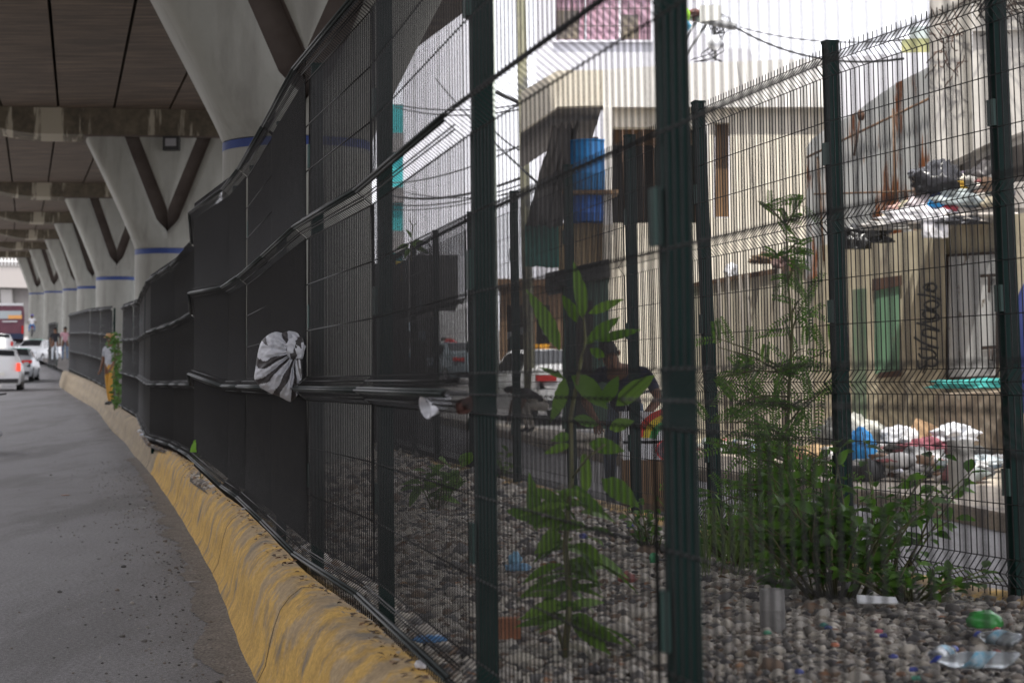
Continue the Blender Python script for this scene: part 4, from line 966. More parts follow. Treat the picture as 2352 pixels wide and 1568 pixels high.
    for s_ in (-1,1): lump(b,c+fw*.083+rt*.032*s_+up*.03,(.012,.012,.008),1,0,flat=False,sub=1)
    obj('eye',b,M('eye_dark',(.02,.02,.02),.3),t,local=True)
    b=B()
    for s_ in (-1,1): lump(b,c+rt*.09*s_+up*.01,(.012,.02,.03),2,0,flat=False,sub=2)
    obj('ear',b,sc,t,local=True)
    b=B(); b.box(c+fw*.082-up*.05,(.045,.012,.010)); obj('mouth',b,M('lip',(.12,.04,.03),.6),t,local=True)
    if hat:
        b=B(); b.tube([c+up*.07,c+up*.12,c+up*.17],[.115,.112,.09],14); b.tube([c+up*.068,c+up*.078],[.17,.165],16); obj('hat',b,hat,t,local=True)
    return t
def stand(lean=0,arm=0,step=.08,w_=.19,sit=0):
    return dict(pelvis=(0,0,.95),waist=(0,.01,1.12),chest=(0,0,1.34),neck=(0,0,1.50),head0=(0,.015,1.57),head1=(0,.02,1.66),
     lsh=(-w_,0,1.42),lel=(-w_-.06,-.02+arm*.1,1.14),lwr=(-w_-.05,.08+arm*.2,.90),rsh=(w_,0,1.42),rel=(w_+.06,-.02,1.14),rwr=(w_+.04,.10,.90),
     lhip=(-.095,0,.90),lkn=(-.11,step,.50),lan=(-.12,step*.5-.02,.09),ltoe=(-.13,step+.13,.035),rhip=(.095,0,.90),rkn=(.11,-step*.3,.50),ran=(.12,-step,.09),rtoe=(.13,-step+.16,.035))
fab=lambda n,a,c2=None,s=12: M(n,a,.9,c2 or tuple(min(1,x*1.3) for x in a),scale=s)
p=W(253,920,46.5); 
person(Vector((p.x,p.y,mz(46.5)-.03)),R(150),'man in mustard trousers, grey shirt and tan hat standing by the fence gap',stand(step=.12,arm=1),fab('grey_patterned_shirt',(.30,.32,.36),(.55,.56,.6),25),fab('mustard_trousers',(.48,.26,.05)),hat=M('tan_hat',(.45,.27,.13),.9),scale=.93,hair=False)
p=W(126,830,98); person(Vector((p.x,p.y,p.z)),R(200),'person in a black top and white trousers standing at the far kerb end',stand(),fab('black_top',(.02,.02,.025)),fab('white_trousers',(.55,.58,.62)),scale=.95)
p=W(149,828,98.5); person(Vector((p.x,p.y,p.z)),R(190),'person in a pink top and denim skirt beside the one in white trousers',stand(step=.02),fab('pink_top',(.50,.28,.32)),fab('denim_blue',(.13,.18,.26)),scale=.95)
p=W(73,773,160); J=stand(); J.update(lkn=(-.2,.35,.85),rkn=(.2,.35,.85),lan=(-.22,.2,.45),ran=(.22,.2,.45),ltoe=(-.22,.35,.40),rtoe=(.22,.35,.40),lwr=(-.3,.5,1.15),rwr=(.3,.5,1.15),lel=(-.27,.2,1.2),rel=(.27,.2,1.2))
def motorcycle(loc,rz,label,col,sc=1,extra=None):
    t=thing('motorcycle',loc,label,'motorcycle',None,rz); t.scale=(sc,)*3
    for y in (-.62,.62):
        b=B(); N=24; ring=[Vector((0,y+.27*math.cos(6.2832*k/N),.31+.27*math.sin(6.2832*k/N))) for k in range(N+1)]; b.tube(ring,.045,6,0,True,False); wh=obj('wheel',b,tyre,t,local=True)
        b=B()
        for k in range(10): a=6.2832*k/10; b.tube([Vector((0,y,.31)),Vector((0,y+.25*math.cos(a),.31+.25*math.sin(a)))],.006,4)
        b.tube([Vector((-.05,y,.31)),Vector((.05,y,.31))],.04,8); obj('rim',b,rimm,wh,local=True)
    b=B(); b.tube([Vector((0,.62,.31)),Vector((0,.42,.95))],.03,6); obj('fork',b,rimm,t,local=True)
    b=B(); b.tube([Vector((-.34,.30,1.02)),Vector((-.1,.42,.98)),Vector((.1,.42,.98)),Vector((.34,.30,1.02))],.016,6); obj('handlebar',b,trim,t,local=True)
    b=B(); lump(b,Vector((0,.15,.78)),(.15,.28,.13),1,.05,flat=False); obj('fuel_tank',b,col,t,local=True)
    b=B(); lump(b,Vector((0,-.35,.80)),(.13,.38,.06),2,.03,flat=False); obj('seat',b,trim,t,local=True)
    b=B(); lump(b,Vector((0,.05,.45)),(.14,.22,.18),3,.2,flat=False); obj('engine',b,M('engine_grey',(.12,.12,.12),.5),t,local=True)
    b=B(); b.tube([Vector((.13,.0,.3)),Vector((.15,-.75,.36))],.04,8); obj('exhaust',b,rimm,t,local=True)
    b=B(); b.tube([Vector((0,.15,.5)),Vector((0,-.62,.31))],.03,6); b.tube([Vector((0,-.62,.31)),Vector((0,-.5,.78))],.02,6); obj('frame',b,trim,t,local=True)
    b=B(); b.box((0,-.78,.72),(.12,.05,.07)); obj('tail_light',b,redl,t,local=True)
    return t
motorcycle(p,R(15),'small motorcycle ridden by the person with a purple helmet beside the bus',M('cyan_tank',(.05,.2,.4),.3))
tr=person(p,R(15),'rider in a white shirt and purple helmet on the small motorcycle beside the bus',J,fab('white_shirt',(.6,.6,.62)),fab('blue_jeans',(.04,.12,.3)),hat=M('purple_helmet',(.15,.12,.4),.3))
p=W(-6,1000,34); motorcycle(Vector((p.x-.18,p.y,0)),R(20),'black motorcycle leaving the picture at the left edge, only its front showing',M('black_tank',(.02,.02,.02),.3))
# street vendor and others beyond the far fence
p=W(1440,1175,17.6); p.z=0
J=dict(pelvis=(0,-.12,.92),waist=(0,.02,1.06),chest=(0,.24,1.20),neck=(.06,.38,1.30),head0=(.08,.43,1.36),head1=(.10,.47,1.43),lsh=(-.21,.24,1.25),lel=(-.33,.32,1.02),lwr=(-.20,.46,.86),rsh=(.21,.24,1.25),rel=(.33,.34,1.02),rwr=(.22,.48,.84),
 lhip=(-.10,-.12,.88),lkn=(-.14,.05,.48),lan=(-.15,-.05,.09),ltoe=(-.16,.12,.035),rhip=(.10,-.12,.88),rkn=(.14,.05,.48),ran=(.15,-.08,.09),rtoe=(.16,.10,.035),face=(0,.7,-.5))
person(p,R(172),'man in a navy shirt and jeans bending forward over the white painted boxes',J,fab('navy_shirt',(.012,.016,.045),(.02,.025,.06)),fab('grey_jeans',(.08,.11,.16)),scale=.98,skinc=skinb)
p=W(1236,935,37); Jb={k:v for k,v in J.items()}
Jb.update(pelvis=(0,-.1,.5),waist=(0,.05,.62),chest=(0,.28,.72),neck=(0,.42,.76),head0=(0,.47,.78),head1=(0,.55,.80),lsh=(-.2,.28,.76),rsh=(.2,.28,.76),lel=(-.28,.4,.55),rel=(.28,.4,.55),lwr=(-.2,.5,.3),rwr=(.2,.5,.3),lhip=(-.1,-.1,.48),rhip=(.1,-.1,.48),lkn=(-.16,.3,.5),rkn=(.16,.3,.5),lan=(-.16,.15,.09),ran=(.16,.15,.09),ltoe=(-.16,.3,.035),rtoe=(.16,.3,.035))
p.z=gz(37)+.12; person(p,R(110),'person in a dark top crouching forward near the white taxi bumper',Jb,fab('dark_top',(.05,.045,.05)),fab('pale_trousers',(.45,.42,.38)))
p=W(1048,850,76); p.z=p.z; Jc=dict(Jb); person(W(1046,822,84),R(70),'person in a red shirt sitting hunched above the grey sedan',Jb,fab('red_shirt',(.55,.03,.03)),fab('slate_trousers',(.08,.09,.12)))
p=W(1030,842,74); t=thing('white_van',p,'white van side behind the person in the red shirt','van')
b=B(); poly(b,[(998,700),(1072,690),(1072,880),(998,880)],87,2); obj('body',b,carw,t)
b=B(); poly(b,[(1000,876),(1072,876),(1072,884),(1000,884)],86.9,.5); obj('sill',b,trim,t)
b=B(); p=W(1046,832,84); b.box(p+Vector((0,0,-.1)),(2.2,1,1.0)); obj('bench',b,M('bench_grey',(.3,.3,.32),.8),label='pale bench slab under the person in red',cat='bench')
# white painted boxes with artwork
p=W(1484,1170,17.0); p.z=0; t=thing('painted_box_stack',p,'white vendor boxes with a rainbow arc and a red round badge, on a brown base','boxes')
zt=W(1484,946,17).z; zm=W(1484,1012,17).z; zm2=W(1484,1019,17).z; zb=W(1484,1056,17).z; 
def bx(z0,z1,mt,nm,dx=0,w_=.62): 
    b=B(); b.box(Vector((p.x+.12+dx,p.y+.3,(z0+z1)/2)),(w_,.45,z1-z0)); return obj(nm,b,mt,t)
wh_=M('glossy_white_box',(.72,.73,.76),.4); bx(zm2,zt,wh_,'upper_box'); bx(zb-.03,zm,wh_,'lower_box',0,.60) if False else bx(zb,zm,wh_,'lower_box',0,.60); bx(.05,zb-.003,brownw,'base',0,.6)
b=B(); X0=p.x+.12+.02; Yf=p.y+.3-.225
for k,(c,rr_) in enumerate((((.60,.04,.02),.27),((.85,.65,.04),.22),((.08,.42,.12),.17))):
    b=B(); cx_,cz_=X0+.10,zm2+.03; pts=[]
    for a in range(11): th_=math.pi*(.42+.55*a/10); pts.append((cx_+rr_*math.cos(th_)*1.15,cz_+rr_*math.sin(th_)))
    inn=[(cx_+(rr_-.05)*math.cos(math.pi*(.42+.55*a/10))*1.15,cz_+(rr_-.05)*math.sin(math.pi*(.42+.55*a/10))) for a in range(11)]
    for a in range(10): b.add([(pts[a][0],Yf-.006,pts[a][1]),(pts[a+1][0],Yf-.006,pts[a+1][1]),(inn[a+1][0],Yf-.006,inn[a+1][1]),(inn[a][0],Yf-.006,inn[a][1])],[(0,1,2,3)])
    obj('rainbow_band',b,M('rainbow_%d'%k,c,.5),t)
zc_=(zm+zb)/2
for nm,rr_,c,o in (('badge_ring',.085,(.55,.05,.05),.005),('badge_disc',.072,(.10,.07,.08),.009),('badge_dot',.03,(.6,.1,.1),.012)):
    b=B(); b.tube([Vector((X0+.04,Yf-o,zc_)),Vector((X0+.04,Yf+.01,zc_))],rr_,22,0,False); obj(nm,b,M(nm,c,.5,tuple(min(1,q*3) for q in c),scale=30),t)
b=B(); b.tube([Vector((X0+.2*math.cos(math.pi*a/10)-.08,p.y+.3,zt+.17*math.sin(math.pi*a/10))) for a in range(11)],.012,6); obj('carry_handle',b,rimm,t)
# ---------------------------------------------------------------- plants
def leaf(b,base,tip,wd,nrm=None,fold=.18,mi=0,n=5,ovate=.45):
    base=Vector(base); tip=Vector(tip); d=tip-base; L_=d.length; d.normalize()
    nrm=Vector(nrm) if nrm is not None else Vector((random.gauss(0,.4),-.6+random.gauss(0,.4),.7))
    s=d.cross(nrm); 
    if s.length<1e-4: s=d.cross(Vector((0,0,1)))
    s.normalize(); nn_=s.cross(d).normalized()
    C_=[];A=[];D=[]
    for i in range(n+1):
        u=i/n; w_=wd/2*(math.sin(math.pi*u**(.8 if ovate<.5 else 1.1))**.9 if 0<u<1 else .02)
        c=base+d*L_*u+nn_*(-L_*.10*u*u)
        C_.append(c); A.append(c+s*w_+nn_*w_*fold*2); D.append(c-s*w_+nn_*w_*fold*2)
    b.grid([A,C_,D],mi,True)
lf1=leafmat('sapling_leaf',(.08,.17,.02),(.16,.28,.04),.5); lf2=leafmat('shrub_leaf',(.045,.115,.018),(.13,.26,.04),.45); lf3=leafmat('feathery_leaf',(.07,.16,.03),(.16,.29,.05),.45); stemm=M('green_brown_stem',(.10,.09,.045),.8,(.13,.14,.06),scale=20)
YS=5.75
q=WZ(1297,1500,.37); base=Vector((q.x,q.y,.36)); YS=q.y
t=thing('sapling',base,'tall sapling with long lance shaped leaves between the two near fence posts','sapling')
st_pts=[base,W(1308,1380,YS),W(1298,1250,YS),W(1312,1100,YS),W(1310,960,YS),W(1330,850,YS),W(1345,780,YS),W(1338,700,YS)]
b=B(); b.tube(st_pts,[.011,.010,.009,.008,.007,.006,.004,.002],7); b.tube([base,W(1270,1400,YS+.05),W(1265,1300,YS+.08)],.005,5); b.tube([W(1312,1100,YS),W(1350,1050,YS-.05),W(1390,1020,YS-.05)],.004,5); obj('stem',b,stemm,t)
b=B()
LV=[((1338,735),(1325,603),34),((1286,805),(1217,664),40),((1326,742),(1293,673),28),((1352,720),(1430,686),22),((1352,782),(1422,727),28),((1372,783),(1472,754),22),((1345,790),(1375,765),20),((1355,800),(1392,822),22),((1296,868),(1243,843),14),((1312,862),(1400,936),50),((1415,932),(1501,860),40),((1388,926),(1420,862),32),((1298,868),(1270,968),36),((1352,1018),(1434,1034),36),((1348,1092),(1340,1038),24),
 ((1345,1132),(1346,1040),28),((1232,1220),(1218,1085),34),((1380,1100),(1468,1160),48),((1240,1190),(1160,1170),30),((1290,1150),(1215,1120),24),((1300,1190),(1240,1160),26),((1310,1020),(1250,1040),20),((1316,960),(1380,975),26),((1400,985),(1455,965),30),((1310,1000),(1268,1010),22)]
for a,c,wd in LV:
    dy=random.uniform(-.06,.06); leaf(b,W(a[0],a[1],YS),W(c[0],c[1],YS+dy),wd/F*YS*1.05,(random.gauss(0,.25),-1,.25))
rnd=random.Random(5)
for k in range(62):
    u=rnd.random(); py=1110+u*330; L0=rnd.uniform(70,150); side=rnd.choice((-1,1)); x0=1300+rnd.uniform(-20,35)+ (30 if rnd.random()<.5 else -30)*rnd.random()
    x1=x0+side*L0*rnd.uniform(.6,1); y1=py+rnd.uniform(-25,75)
    leaf(b,W(x0,py,YS+rnd.uniform(-.1,.1)),W(x1,y1,YS+rnd.uniform(-.22,.2)),rnd.uniform(20,38)/F*YS,(rnd.gauss(0,.4),-.6,.8))
obj('leaves',b,lf1,t)
def shrub(name,px,pyb,z,label,dims,nst,nl,ls,mat,seed,cat='shrub',ov=.6,lat=1):
    rnd=random.Random(seed); q=WZ(px,pyb,z); base=Vector((q.x,q.y,z-.01)); t=thing(name,base,label,cat)
    wx,wy,h=dims; bs=B(); bl=B()
    for k in range(nst):
        a=rnd.uniform(0,6.28); rr_=rnd.random()**.6; e=base+Vector((wx*rr_*math.cos(a)*lat,wy*rr_*math.sin(a),h*rnd.uniform(.45,1)*(1-.35*rr_)))
        s0=base+Vector((wx*.25*rr_*math.cos(a),wy*.25*rr_*math.sin(a),0)); m_=(s0+e)/2+Vector((rnd.gauss(0,.03),rnd.gauss(0,.03),h*.08)); pts=[s0,m_,e]
        bs.tube(pts,[.005,.004,.002],5)
        for j in range(nl):
            u=.2+.8*(j+rnd.random())/nl; c=(s0*(1-u)+m_*u)if u<.5 else (m_*(2-2*u)+e*(2*u-1)); c=s0*(1-u)**2+m_*2*u*(1-u)+e*u*u
            d_=Vector((rnd.gauss(0,1),rnd.gauss(0,1),rnd.uniform(-.5,.7))).normalized(); l_=ls*rnd.uniform(.6,1.2)
            leaf(bl,c+d_*.01,c+d_*(.01+l_),l_*ov,(rnd.gauss(0,.4),rnd.gauss(0,.4)-.3,1),n=4)
    obj('stems',bs,stemm,t); obj('leaves',bl,mat,t); return t
shrub('leafy_shrub',1915,1365,.37,'dense dark leafy shrub in the gravel at the foot of the far fence',(.50,.28,.66),34,14,.075,lf2,3)
shrub('leafy_shrub',2010,1330,.37,'looser leafy stems reaching right of the dense shrub, up to the bollard',(.46,.2,.70),15,9,.075,lf2,4)
shrub('low_weed',2090,1372,.37,'low spreading weeds along the far fence foot, right of the dense shrub',(.42,.16,.20),24,7,.06,lf2,5,'weed')
shrub('low_weed',1790,1345,.37,'small broad leaved seedling left of the concrete stub','x' and (.10,.08,.15),6,5,.085,lf2,6,'weed')
shrub('low_weed',1700,1290,.37,'mixed weeds right of the near post, left of the dense shrub',(.30,.25,.36),26,9,.07,lf3,7,'weed',.3)
shrub('low_weed',1495,1262,.37,'bright weed clump left of the nearest fence post',(.14,.12,.30),10,9,.05,lf3,8,'weed')
shrub('low_weed',1005,1165,.37,'broad leaved plant in the gravel behind the mesh, left of the sapling',(.28,.2,.42),9,5,.13,lf1,9,'weed')
shrub('low_weed',1150,1100,.37,'small weed in the gravel beyond the second near post',(.2,.2,.3),7,5,.09,lf1,19,'weed')
# grass tufts
b=B(); rnd=random.Random(11)
for k in range(300):
    px=rnd.uniform(1610,1900); q=WZ(px,rnd.uniform(1240,1330),.36); h=rnd.uniform(.08,.32); d_=Vector((rnd.gauss(0,.09),rnd.gauss(0,.09),h)); leaf(b,q,q+d_,.009,(0,-1,.2),n=3)
obj('grass',b,leafmat('grass_leaf',(.10,.16,.04),(.16,.22,.07)),label='thin grass blades growing in the gravel near the far fence',cat='grass',kind='stuff')
# feathery legume tree
q=WZ(1795,1290,.37); YF=q.y; base=Vector((q.x,q.y,.36)); t=thing('feathery_sapling',base,'tall feathery leaved sapling growing against the far fence','sapling')
bs=B(); bl=B(); rnd=random.Random(21)
trunk=[base,W(1800,1180,YF),W(1806,1050,YF),W(1812,900,YF),W(1820,760,YF),W(1808,620,YF),W(1806,520,YF),W(1800,470,YF)]
bs.tube(trunk,[.012,.011,.010,.008,.006,.004,.003,.002],7)
def frond(b,a,e,mat=0,n=13,ll=.020,sag=.02):
    a=Vector(a); e=Vector(e); d=e-a; L_=d.length; up=Vector((rnd.gauss(0,.3),-.8,.5)); s=d.cross(up).normalized(); pts=[]
    for i in range(n+1):
        u=i/n; c=a+d*u-Vector((0,0,sag*u*u)); pts.append(c)
        if i>1:
            for sg in (-1,1):
                dd=(s*sg+d.normalized()*.35).normalized(); l_=ll*(1-.5*abs(u-.5)); leaf(b,c,c+dd*l_,l_*.42,up,n=2,fold=.05)
    bs.tube(pts,.0012,4)
def branchf(p0,p1,k,spread=.12,fl=.13,ll=.02):
    p0=Vector(p0);p1=Vector(p1); bs.tube([p0,(p0+p1)/2+Vector((0,0,.02)),p1],[.005,.004,.002],5)
    for j in range(k):
        u=(j+1)/k; c=p0+(p1-p0)*u; d_=Vector((rnd.gauss(0,1),rnd.gauss(0,.5),rnd.gauss(.1,.7))).normalized(); frond(bl,c,c+d_*fl*rnd.uniform(.7,1.2),ll=ll)
tops=[((1806,520),(1740,462),5),((1806,520),(1850,455),6),((1808,600),(1775,590),5),((1808,580),(1845,560),4),((1812,640),(1830,610),5)]
for a,c,k in tops: branchf(W(*a,YF),W(*c,YF+.02),k+2,fl=.11,ll=.021)
for k in range(27):
    py=640+500*rnd.random()**.55; c0=W(interp([(690,1815),(900,1812),(1200,1800)],py),py,YF); ex=rnd.choice((-1,1,-1))*rnd.uniform(.25,1)*interp([(640,85),(800,150),(950,190),(1140,190)],py)
    if ex>110: ex=rnd.uniform(40,110)
    branchf(c0,W(1805+ex,py-rnd.uniform(-60,90),YF+rnd.uniform(-.22,.10)),5,fl=.17,ll=.027)
for k in range(13):
    py=rnd.uniform(1080,1200); branchf(W(1800,py,YF),W(1800+rnd.uniform(-200,110),py-rnd.uniform(-40,90),YF+rnd.uniform(-.3,.1)),6,fl=.15,ll=.028)
obj('stems',bs,stemm,t); obj('leaves',bl,lf3,t)
# climber in the fence gap
q=W(268,930,45.0); t=thing('climbing_vine',q,'bright green climber hanging on the fence end beside the man in mustard trousers','vine')
b=B(); bs=B(); rnd=random.Random(8)
for k in range(6): bs.tube([W(268+rnd.uniform(-3,6),945,45.2)]+[W(268+rnd.uniform(-9,9),940-j*40,45+rnd.uniform(-.2,.2)) for j in range(5)],.012,4)
for k in range(260):
    py=rnd.uniform(765,935); x=270+rnd.gauss(0,5)+(-16*rnd.random() if py<800 else 0); c=W(x,py,45+rnd.uniform(-.4,.3)); d_=Vector((rnd.gauss(0,1),rnd.gauss(0,1),rnd.gauss(-.2,.6))).normalized()*.12; leaf(b,c,c+d_,.07,n=3)
obj('stems',bs,stemm,t); obj('leaves',b,leafmat('vine_leaf',(.05,.12,.02),(.10,.20,.04)),t)
# small plant on the kerb
q=W(452,1098,17.4); t=thing('kerb_seedling',q,'small bright green two leaved seedling growing out of the kerb by the fence','plant')
b=B(); b.tube([W(462,1100,17.3),W(456,1060,17.2),W(452,1020,17.2)],.004,5); b.tube([W(463,1102,17.3),W(470,1085,17.3)],.003,5); obj('stem',b,stemm,t)
b=B(); leaf(b,W(458,1022,17.2),W(438,1036,17.1),.09,(0,-1,0)); leaf(b,W(456,1020,17.2),W(444,1012,17.2),.07,(0,-1,.2)); leaf(b,W(456,1052,17.2),W(448,1040,17.2),.06,(0,-1,0)); obj('leaves',b,leafmat('bright_leaf',(.13,.30,.02),(.18,.36,.03)),t)
# creeper tip above the far fence
q=W(943,575,21.5); t=thing('creeper_sprig',q,'creeper sprig poking above the far fence top beside the teal building','vine')
b=B(); b.tube([W(945,600,21.5),W(944,560,21.5),W(948,520,21.5),W(940,505,21.5)],.006,5); obj('stem',b,stemm,t)
b=B()
for a,c,w_ in (((944,545),(936,528),.05),((944,560),(975,556),.08),((940,562),(912,570),.06),((950,566),(985,580),.06),((948,520),(955,512),.03),((940,570),(930,590),.06)): leaf(b,W(*a,21.5),W(*c,21.3),w_,(0,-1,.3))
obj('leaves',b,lf1,t)
# ---------------------------------------------------------------- striped bag
YB=8.75
def zebra():
    t_=[(-98,-18,'')]
    out=[(686,768),(665,760),(648,764),(632,762),(614,770),(600,785),(592,812),(587,845),(584,868),(592,882),(604,893),(622,903),(645,912),(662,921),(672,921),(684,905),(691,880),(690,850),(688,820),(690,800)]
    kn=(682,805); N=220; Rr=34; n=len(out); front=[];back=[]
    ow=[Vector((x,0,-y)) for x,y in out]
    def outl(u):
        s=u*n; i=int(s)%n; f=s-int(s); p0,p1,p2,p3=[ow[(i+k)%n] for k in (-1,0,1,2)]
        return .5*((2*p1)+(p2-p0)*f+(2*p0-5*p1+4*p2-p3)*f*f+(3*p1-p0-3*p2+p3)*f**3)
    b=B(); rows=[]; sc=YB/F
    for side in (1,-1):
        rows=[]
        for r in range(Rr+1):
            v=r/Rr; row=[]
            for k in range(N):
                u=k/N; o=outl(u); x=kn[0]+(o.x-kn[0])*v; y=kn[1]+(-o.z-kn[1])*v
                dist=math.hypot(o.x-kn[0],-o.z-kn[1])*sc
                hh=min(.085,dist*.55)*math.sqrt(max(0,math.sin(math.pi*min(1,v*.97+.03))))
                fo=.007*math.sin(u*2*math.pi*17+2*mn.noise(Vector((u*9,v*3,1))))*(1-v)**.5*min(1,v*6)*1.2
                fo+=.011*mn.noise(Vector((u*14,v*5,side*3)))+.006*abs(mn.noise(Vector((x*.09,y*.09,5))))*3
                p=W(x,y,YB); p.y+=-side*(hh+fo*min(1,v*5)*min(1,(1-v)*8))+.02*0
                row.append(p)
            rows.append(row)
        o0=len(b.f); b.grid(rows,0,True,True)
        for r in range(Rr):
            for k in range(N):
                v=(r+.5)/Rr; u=k/N
                o=outl(u); x=kn[0]+(o.x-kn[0])*v; y=kn[1]+(-o.z-kn[1])*v
                s_=math.sin(u*2*math.pi*8+4.0*v+1.5*mn.noise(Vector((x*.03,y*.03,2))))
                ok=s_>.28 and mn.noise(Vector((x*.02,y*.022,9)))>-.36
                b.m[o0+r*N+k]=1 if ok else 0
    def knot():
        c=W(680,800,YB-.05)
        for a in range(7): 
            th_=a*.9; lump(b,c+Vector((.02*math.cos(th_),-.02,.024*math.sin(th_))),(.022,.018,.030),a,.4,2,3,mi=a%2 if a%3 else 0,flat=False)
    t=thing('striped_bag',W(640,840,YB),'knotted white plastic bag with black zebra stripes hanging on the outside of the near fence','plastic bag')
    mw=M('white_bag_plastic',(.50,.51,.55),.45,(.58,.59,.62),scale=14,bump=.3,bscale=40); mb=M('grey_black_stripe',(.04,.035,.036),.5,(.055,.05,.05),scale=14)
    _obj1('pouch',b,[mw,mb],t); b=B(); knot(); _obj1('knot',b,[mw,mb],t)
zebra()
# clear plastic cup and dead leaf resting in the fence fold
def nearY(px): 
    best=None
    for (x0,y0,_),(x1,y1,_) in zip(NAf,NAf[1:]):
        p0=1176+x0/y0*F; p1=1176+x1/y1*F
        if min(p0,p1)<=px<=max(p0,p1):
            lo,hi=0,1
            for _ in range(30):
                m_=(lo+hi)/2; xx=x0+(x1-x0)*m_; yy=y0+(y1-y0)*m_; pp=1176+xx/yy*F
                if (pp-px)*(p1-p0)<0: lo=m_
                else: hi=m_
            return yy
    return 5
Yc=nearY(985)-.17; c0=W(975,935,Yc); ax=(W(1012,924,Yc+.022)-c0).normalized(); b=B(); N=24
e1=Vector((.25,.1,1)); e1=(e1-ax*e1.dot(ax)).normalized(); e2=ax.cross(e1); rows=[]
for u,rr_ in ((0,.032),(.003,.034),(.006,.031),(.04,.026),(.045,.024),(.075,.018),(.076,.001)): rows.append([c0+ax*u+(e1*math.cos(6.2832*k/N)+e2*math.sin(6.2832*k/N))*rr_ for k in range(N)])
b.grid(rows,0,True,True); obj('plastic_cup',b,M('milky_plastic',(.75,.76,.8),.25,trans=.35),label='clear white plastic cup stuck in the near fence fold',cat='cup')
Yc=nearY(1066)-.10; b=B(); leaf(b,W(1050,950,Yc),W(1084,908,Yc+.02),.035,(.6,-.8,.2),.5,n=7); leaf(b,W(1050,950,Yc+.004),W(1080,912,Yc+.03),.03,(-.2,-.8,.2),.5,n=7); lump(b,W(1056,940,Yc),(.006,.005,.012),3,.5,flat=False); obj('dead_leaf',b,M('dark_dead_leaf',(.06,.025,.018),.8),label='dark curled dead leaf caught in the near fence fold',cat='leaf')
# ---------------------------------------------------------------- median litter
def glump(name,px,py,sz,col,label,cat,seed,z=.385,amp=.4,fr=2,gl=.5,plane=None,sub=3):
    g_=sum(col)/3; col=tuple((v*.72+g_*.28)*.75 for v in col); c=WZ(px,py,z); c.z+=sz[2]*.4; b=B(); lump(b,c,sz,seed,amp,fr,sub,fine=.15); return obj(name,b,M('lit_%s'%('_'.join(str(int(v*100)) for v in col)),col,gl,tuple(min(1,v*1.4) for v in col),scale=20),label=label,cat=cat)
glump('blue_wrapper',1190,1308,(.055,.04,.02),(.10,.30,.50),'flat pale blue plastic piece on the gravel, right of the second near post','wrapper',1)
glump('blue_wrapper',1183,1293,(.028,.03,.035),(.12,.40,.62),'rounded pale blue lid standing behind the flat blue piece','lid',2)
glump('crisp_packet',985,1472,(.05,.035,.014),(.02,.20,.50),'bright blue snack packet with a yellow patch inside the near fence foot','packet',3,gl=.3)
glump('packet_patch',1003,1470,(.022,.018,.010),(.60,.38,.05),'yellow orange scrap lying on the blue snack packet','scrap',4)
c=WZ(1167,1470,.37); b=B(); b.box(c+Vector((0,.03,.035)),(.075,.05,.065),0,Matrix.Rotation(.1,3,'Z')); obj('brick_fragment',b,M('red_brick_piece',(.30,.12,.06),.9,(.36,.16,.09),scale=20,bump=.5),label='reddish brick piece on the gravel beside the second near post',cat='brick')
glump('red_wrapper',1440,1335,(.035,.03,.025),(.32,.07,.05),'dull red crumpled wrapper left of the nearest post','wrapper',6)
glump('green_bottle_piece',1502,1290,(.02,.02,.028),(.02,.35,.12),'green plastic piece against the nearest fence post','plastic piece',7)
for k,(x,y,c,l) in enumerate(((1256,1145,(.65,.65,.63),'white paper scrap, left of the two near the far fence foot'),(1312,1145,(.6,.6,.66),'white paper scrap, right of the two near the far fence foot'),(1280,1160,(.05,.12,.3),'small blue cap between the two white scraps'),(1207,1180,(.4,.37,.33),'pale pink stone like scrap at the left of the sapling'),(1340,1235,(.05,.06,.3),'deep blue cap behind the sapling'),(1448,1212,(.05,.06,.32),'deep blue cap left of the nearest post'))):
    glump('litter_scrap',x,y,(.035,.03,.025) if k<2 else (.02,.02,.018),c,l,'scrap',20+k)
for k,(x,y,c,l) in enumerate(((2015,1385,(.70,.70,.70),'white torn card lying flat in front of the dense shrub'),)):
    cc=WZ(x,y,.39); b=B(); sheetp=[cc+Vector((-.07,0,0)),cc+Vector((.07,-.02,0)),cc+Vector((.075,.05,.012)),cc+Vector((-.06,.07,.02))]; b.prism(sheetp,(0,0,.004)); obj('card_scrap',b,M('white_card',(.66,.67,.68),.7),label=l,cat='card')
glump('green_bottle',2262,1438,(.055,.035,.035),(.03,.42,.05),'bright green crushed bottle at the foot of the far fence, right side','bottle',31,gl=.2,amp=.25)
glump('bottle_cap',2290,1455,(.014,.014,.014),(.55,.02,.02),'red cap next to the bright green crushed bottle','cap',32)
caps=[(1893,1437,(.03,.22,.18),'teal cap left of the blue cap near the white card'),(1903,1443,(.04,.10,.35),'blue cap touching the teal cap in front of the shrub'),(2018,1452,(.60,.06,.10),'pink red cap in front of the white card'),(2030,1462,(.05,.06,.35),'dark blue scrap beside the pink red cap'),(1918,1483,(.65,.18,.05),'orange cap in the middle of the gravel'),(2052,1510,(.05,.07,.38),'royal blue cap right of the orange cap'),(2098,1540,(.05,.08,.5),'vivid blue cap low in the gravel, right of centre'),(2166,1506,(.6,.05,.07),'small scarlet cap at the right of the gravel'),(2185,1512,(.06,.10,.40),'slate blue cap right of the scarlet one'),(1835,1545,(.06,.09,.38),'pale blue scrap below the concrete stub'),(2290,1500,(.35,.08,.05),'rust brown lid by the far fence at the right edge'),(1762,1455,(.05,.35,.18),'tiny green cap left of the concrete stub'),(2105,1560,(.05,.40,.25),'sea green lid at the bottom of the gravel'),(1700,1530,(.45,.22,.08),'light brown leaf fragment right of the nearest post'),(2070,1550,(.35,.16,.07),'brown lid at the bottom of the gravel')]
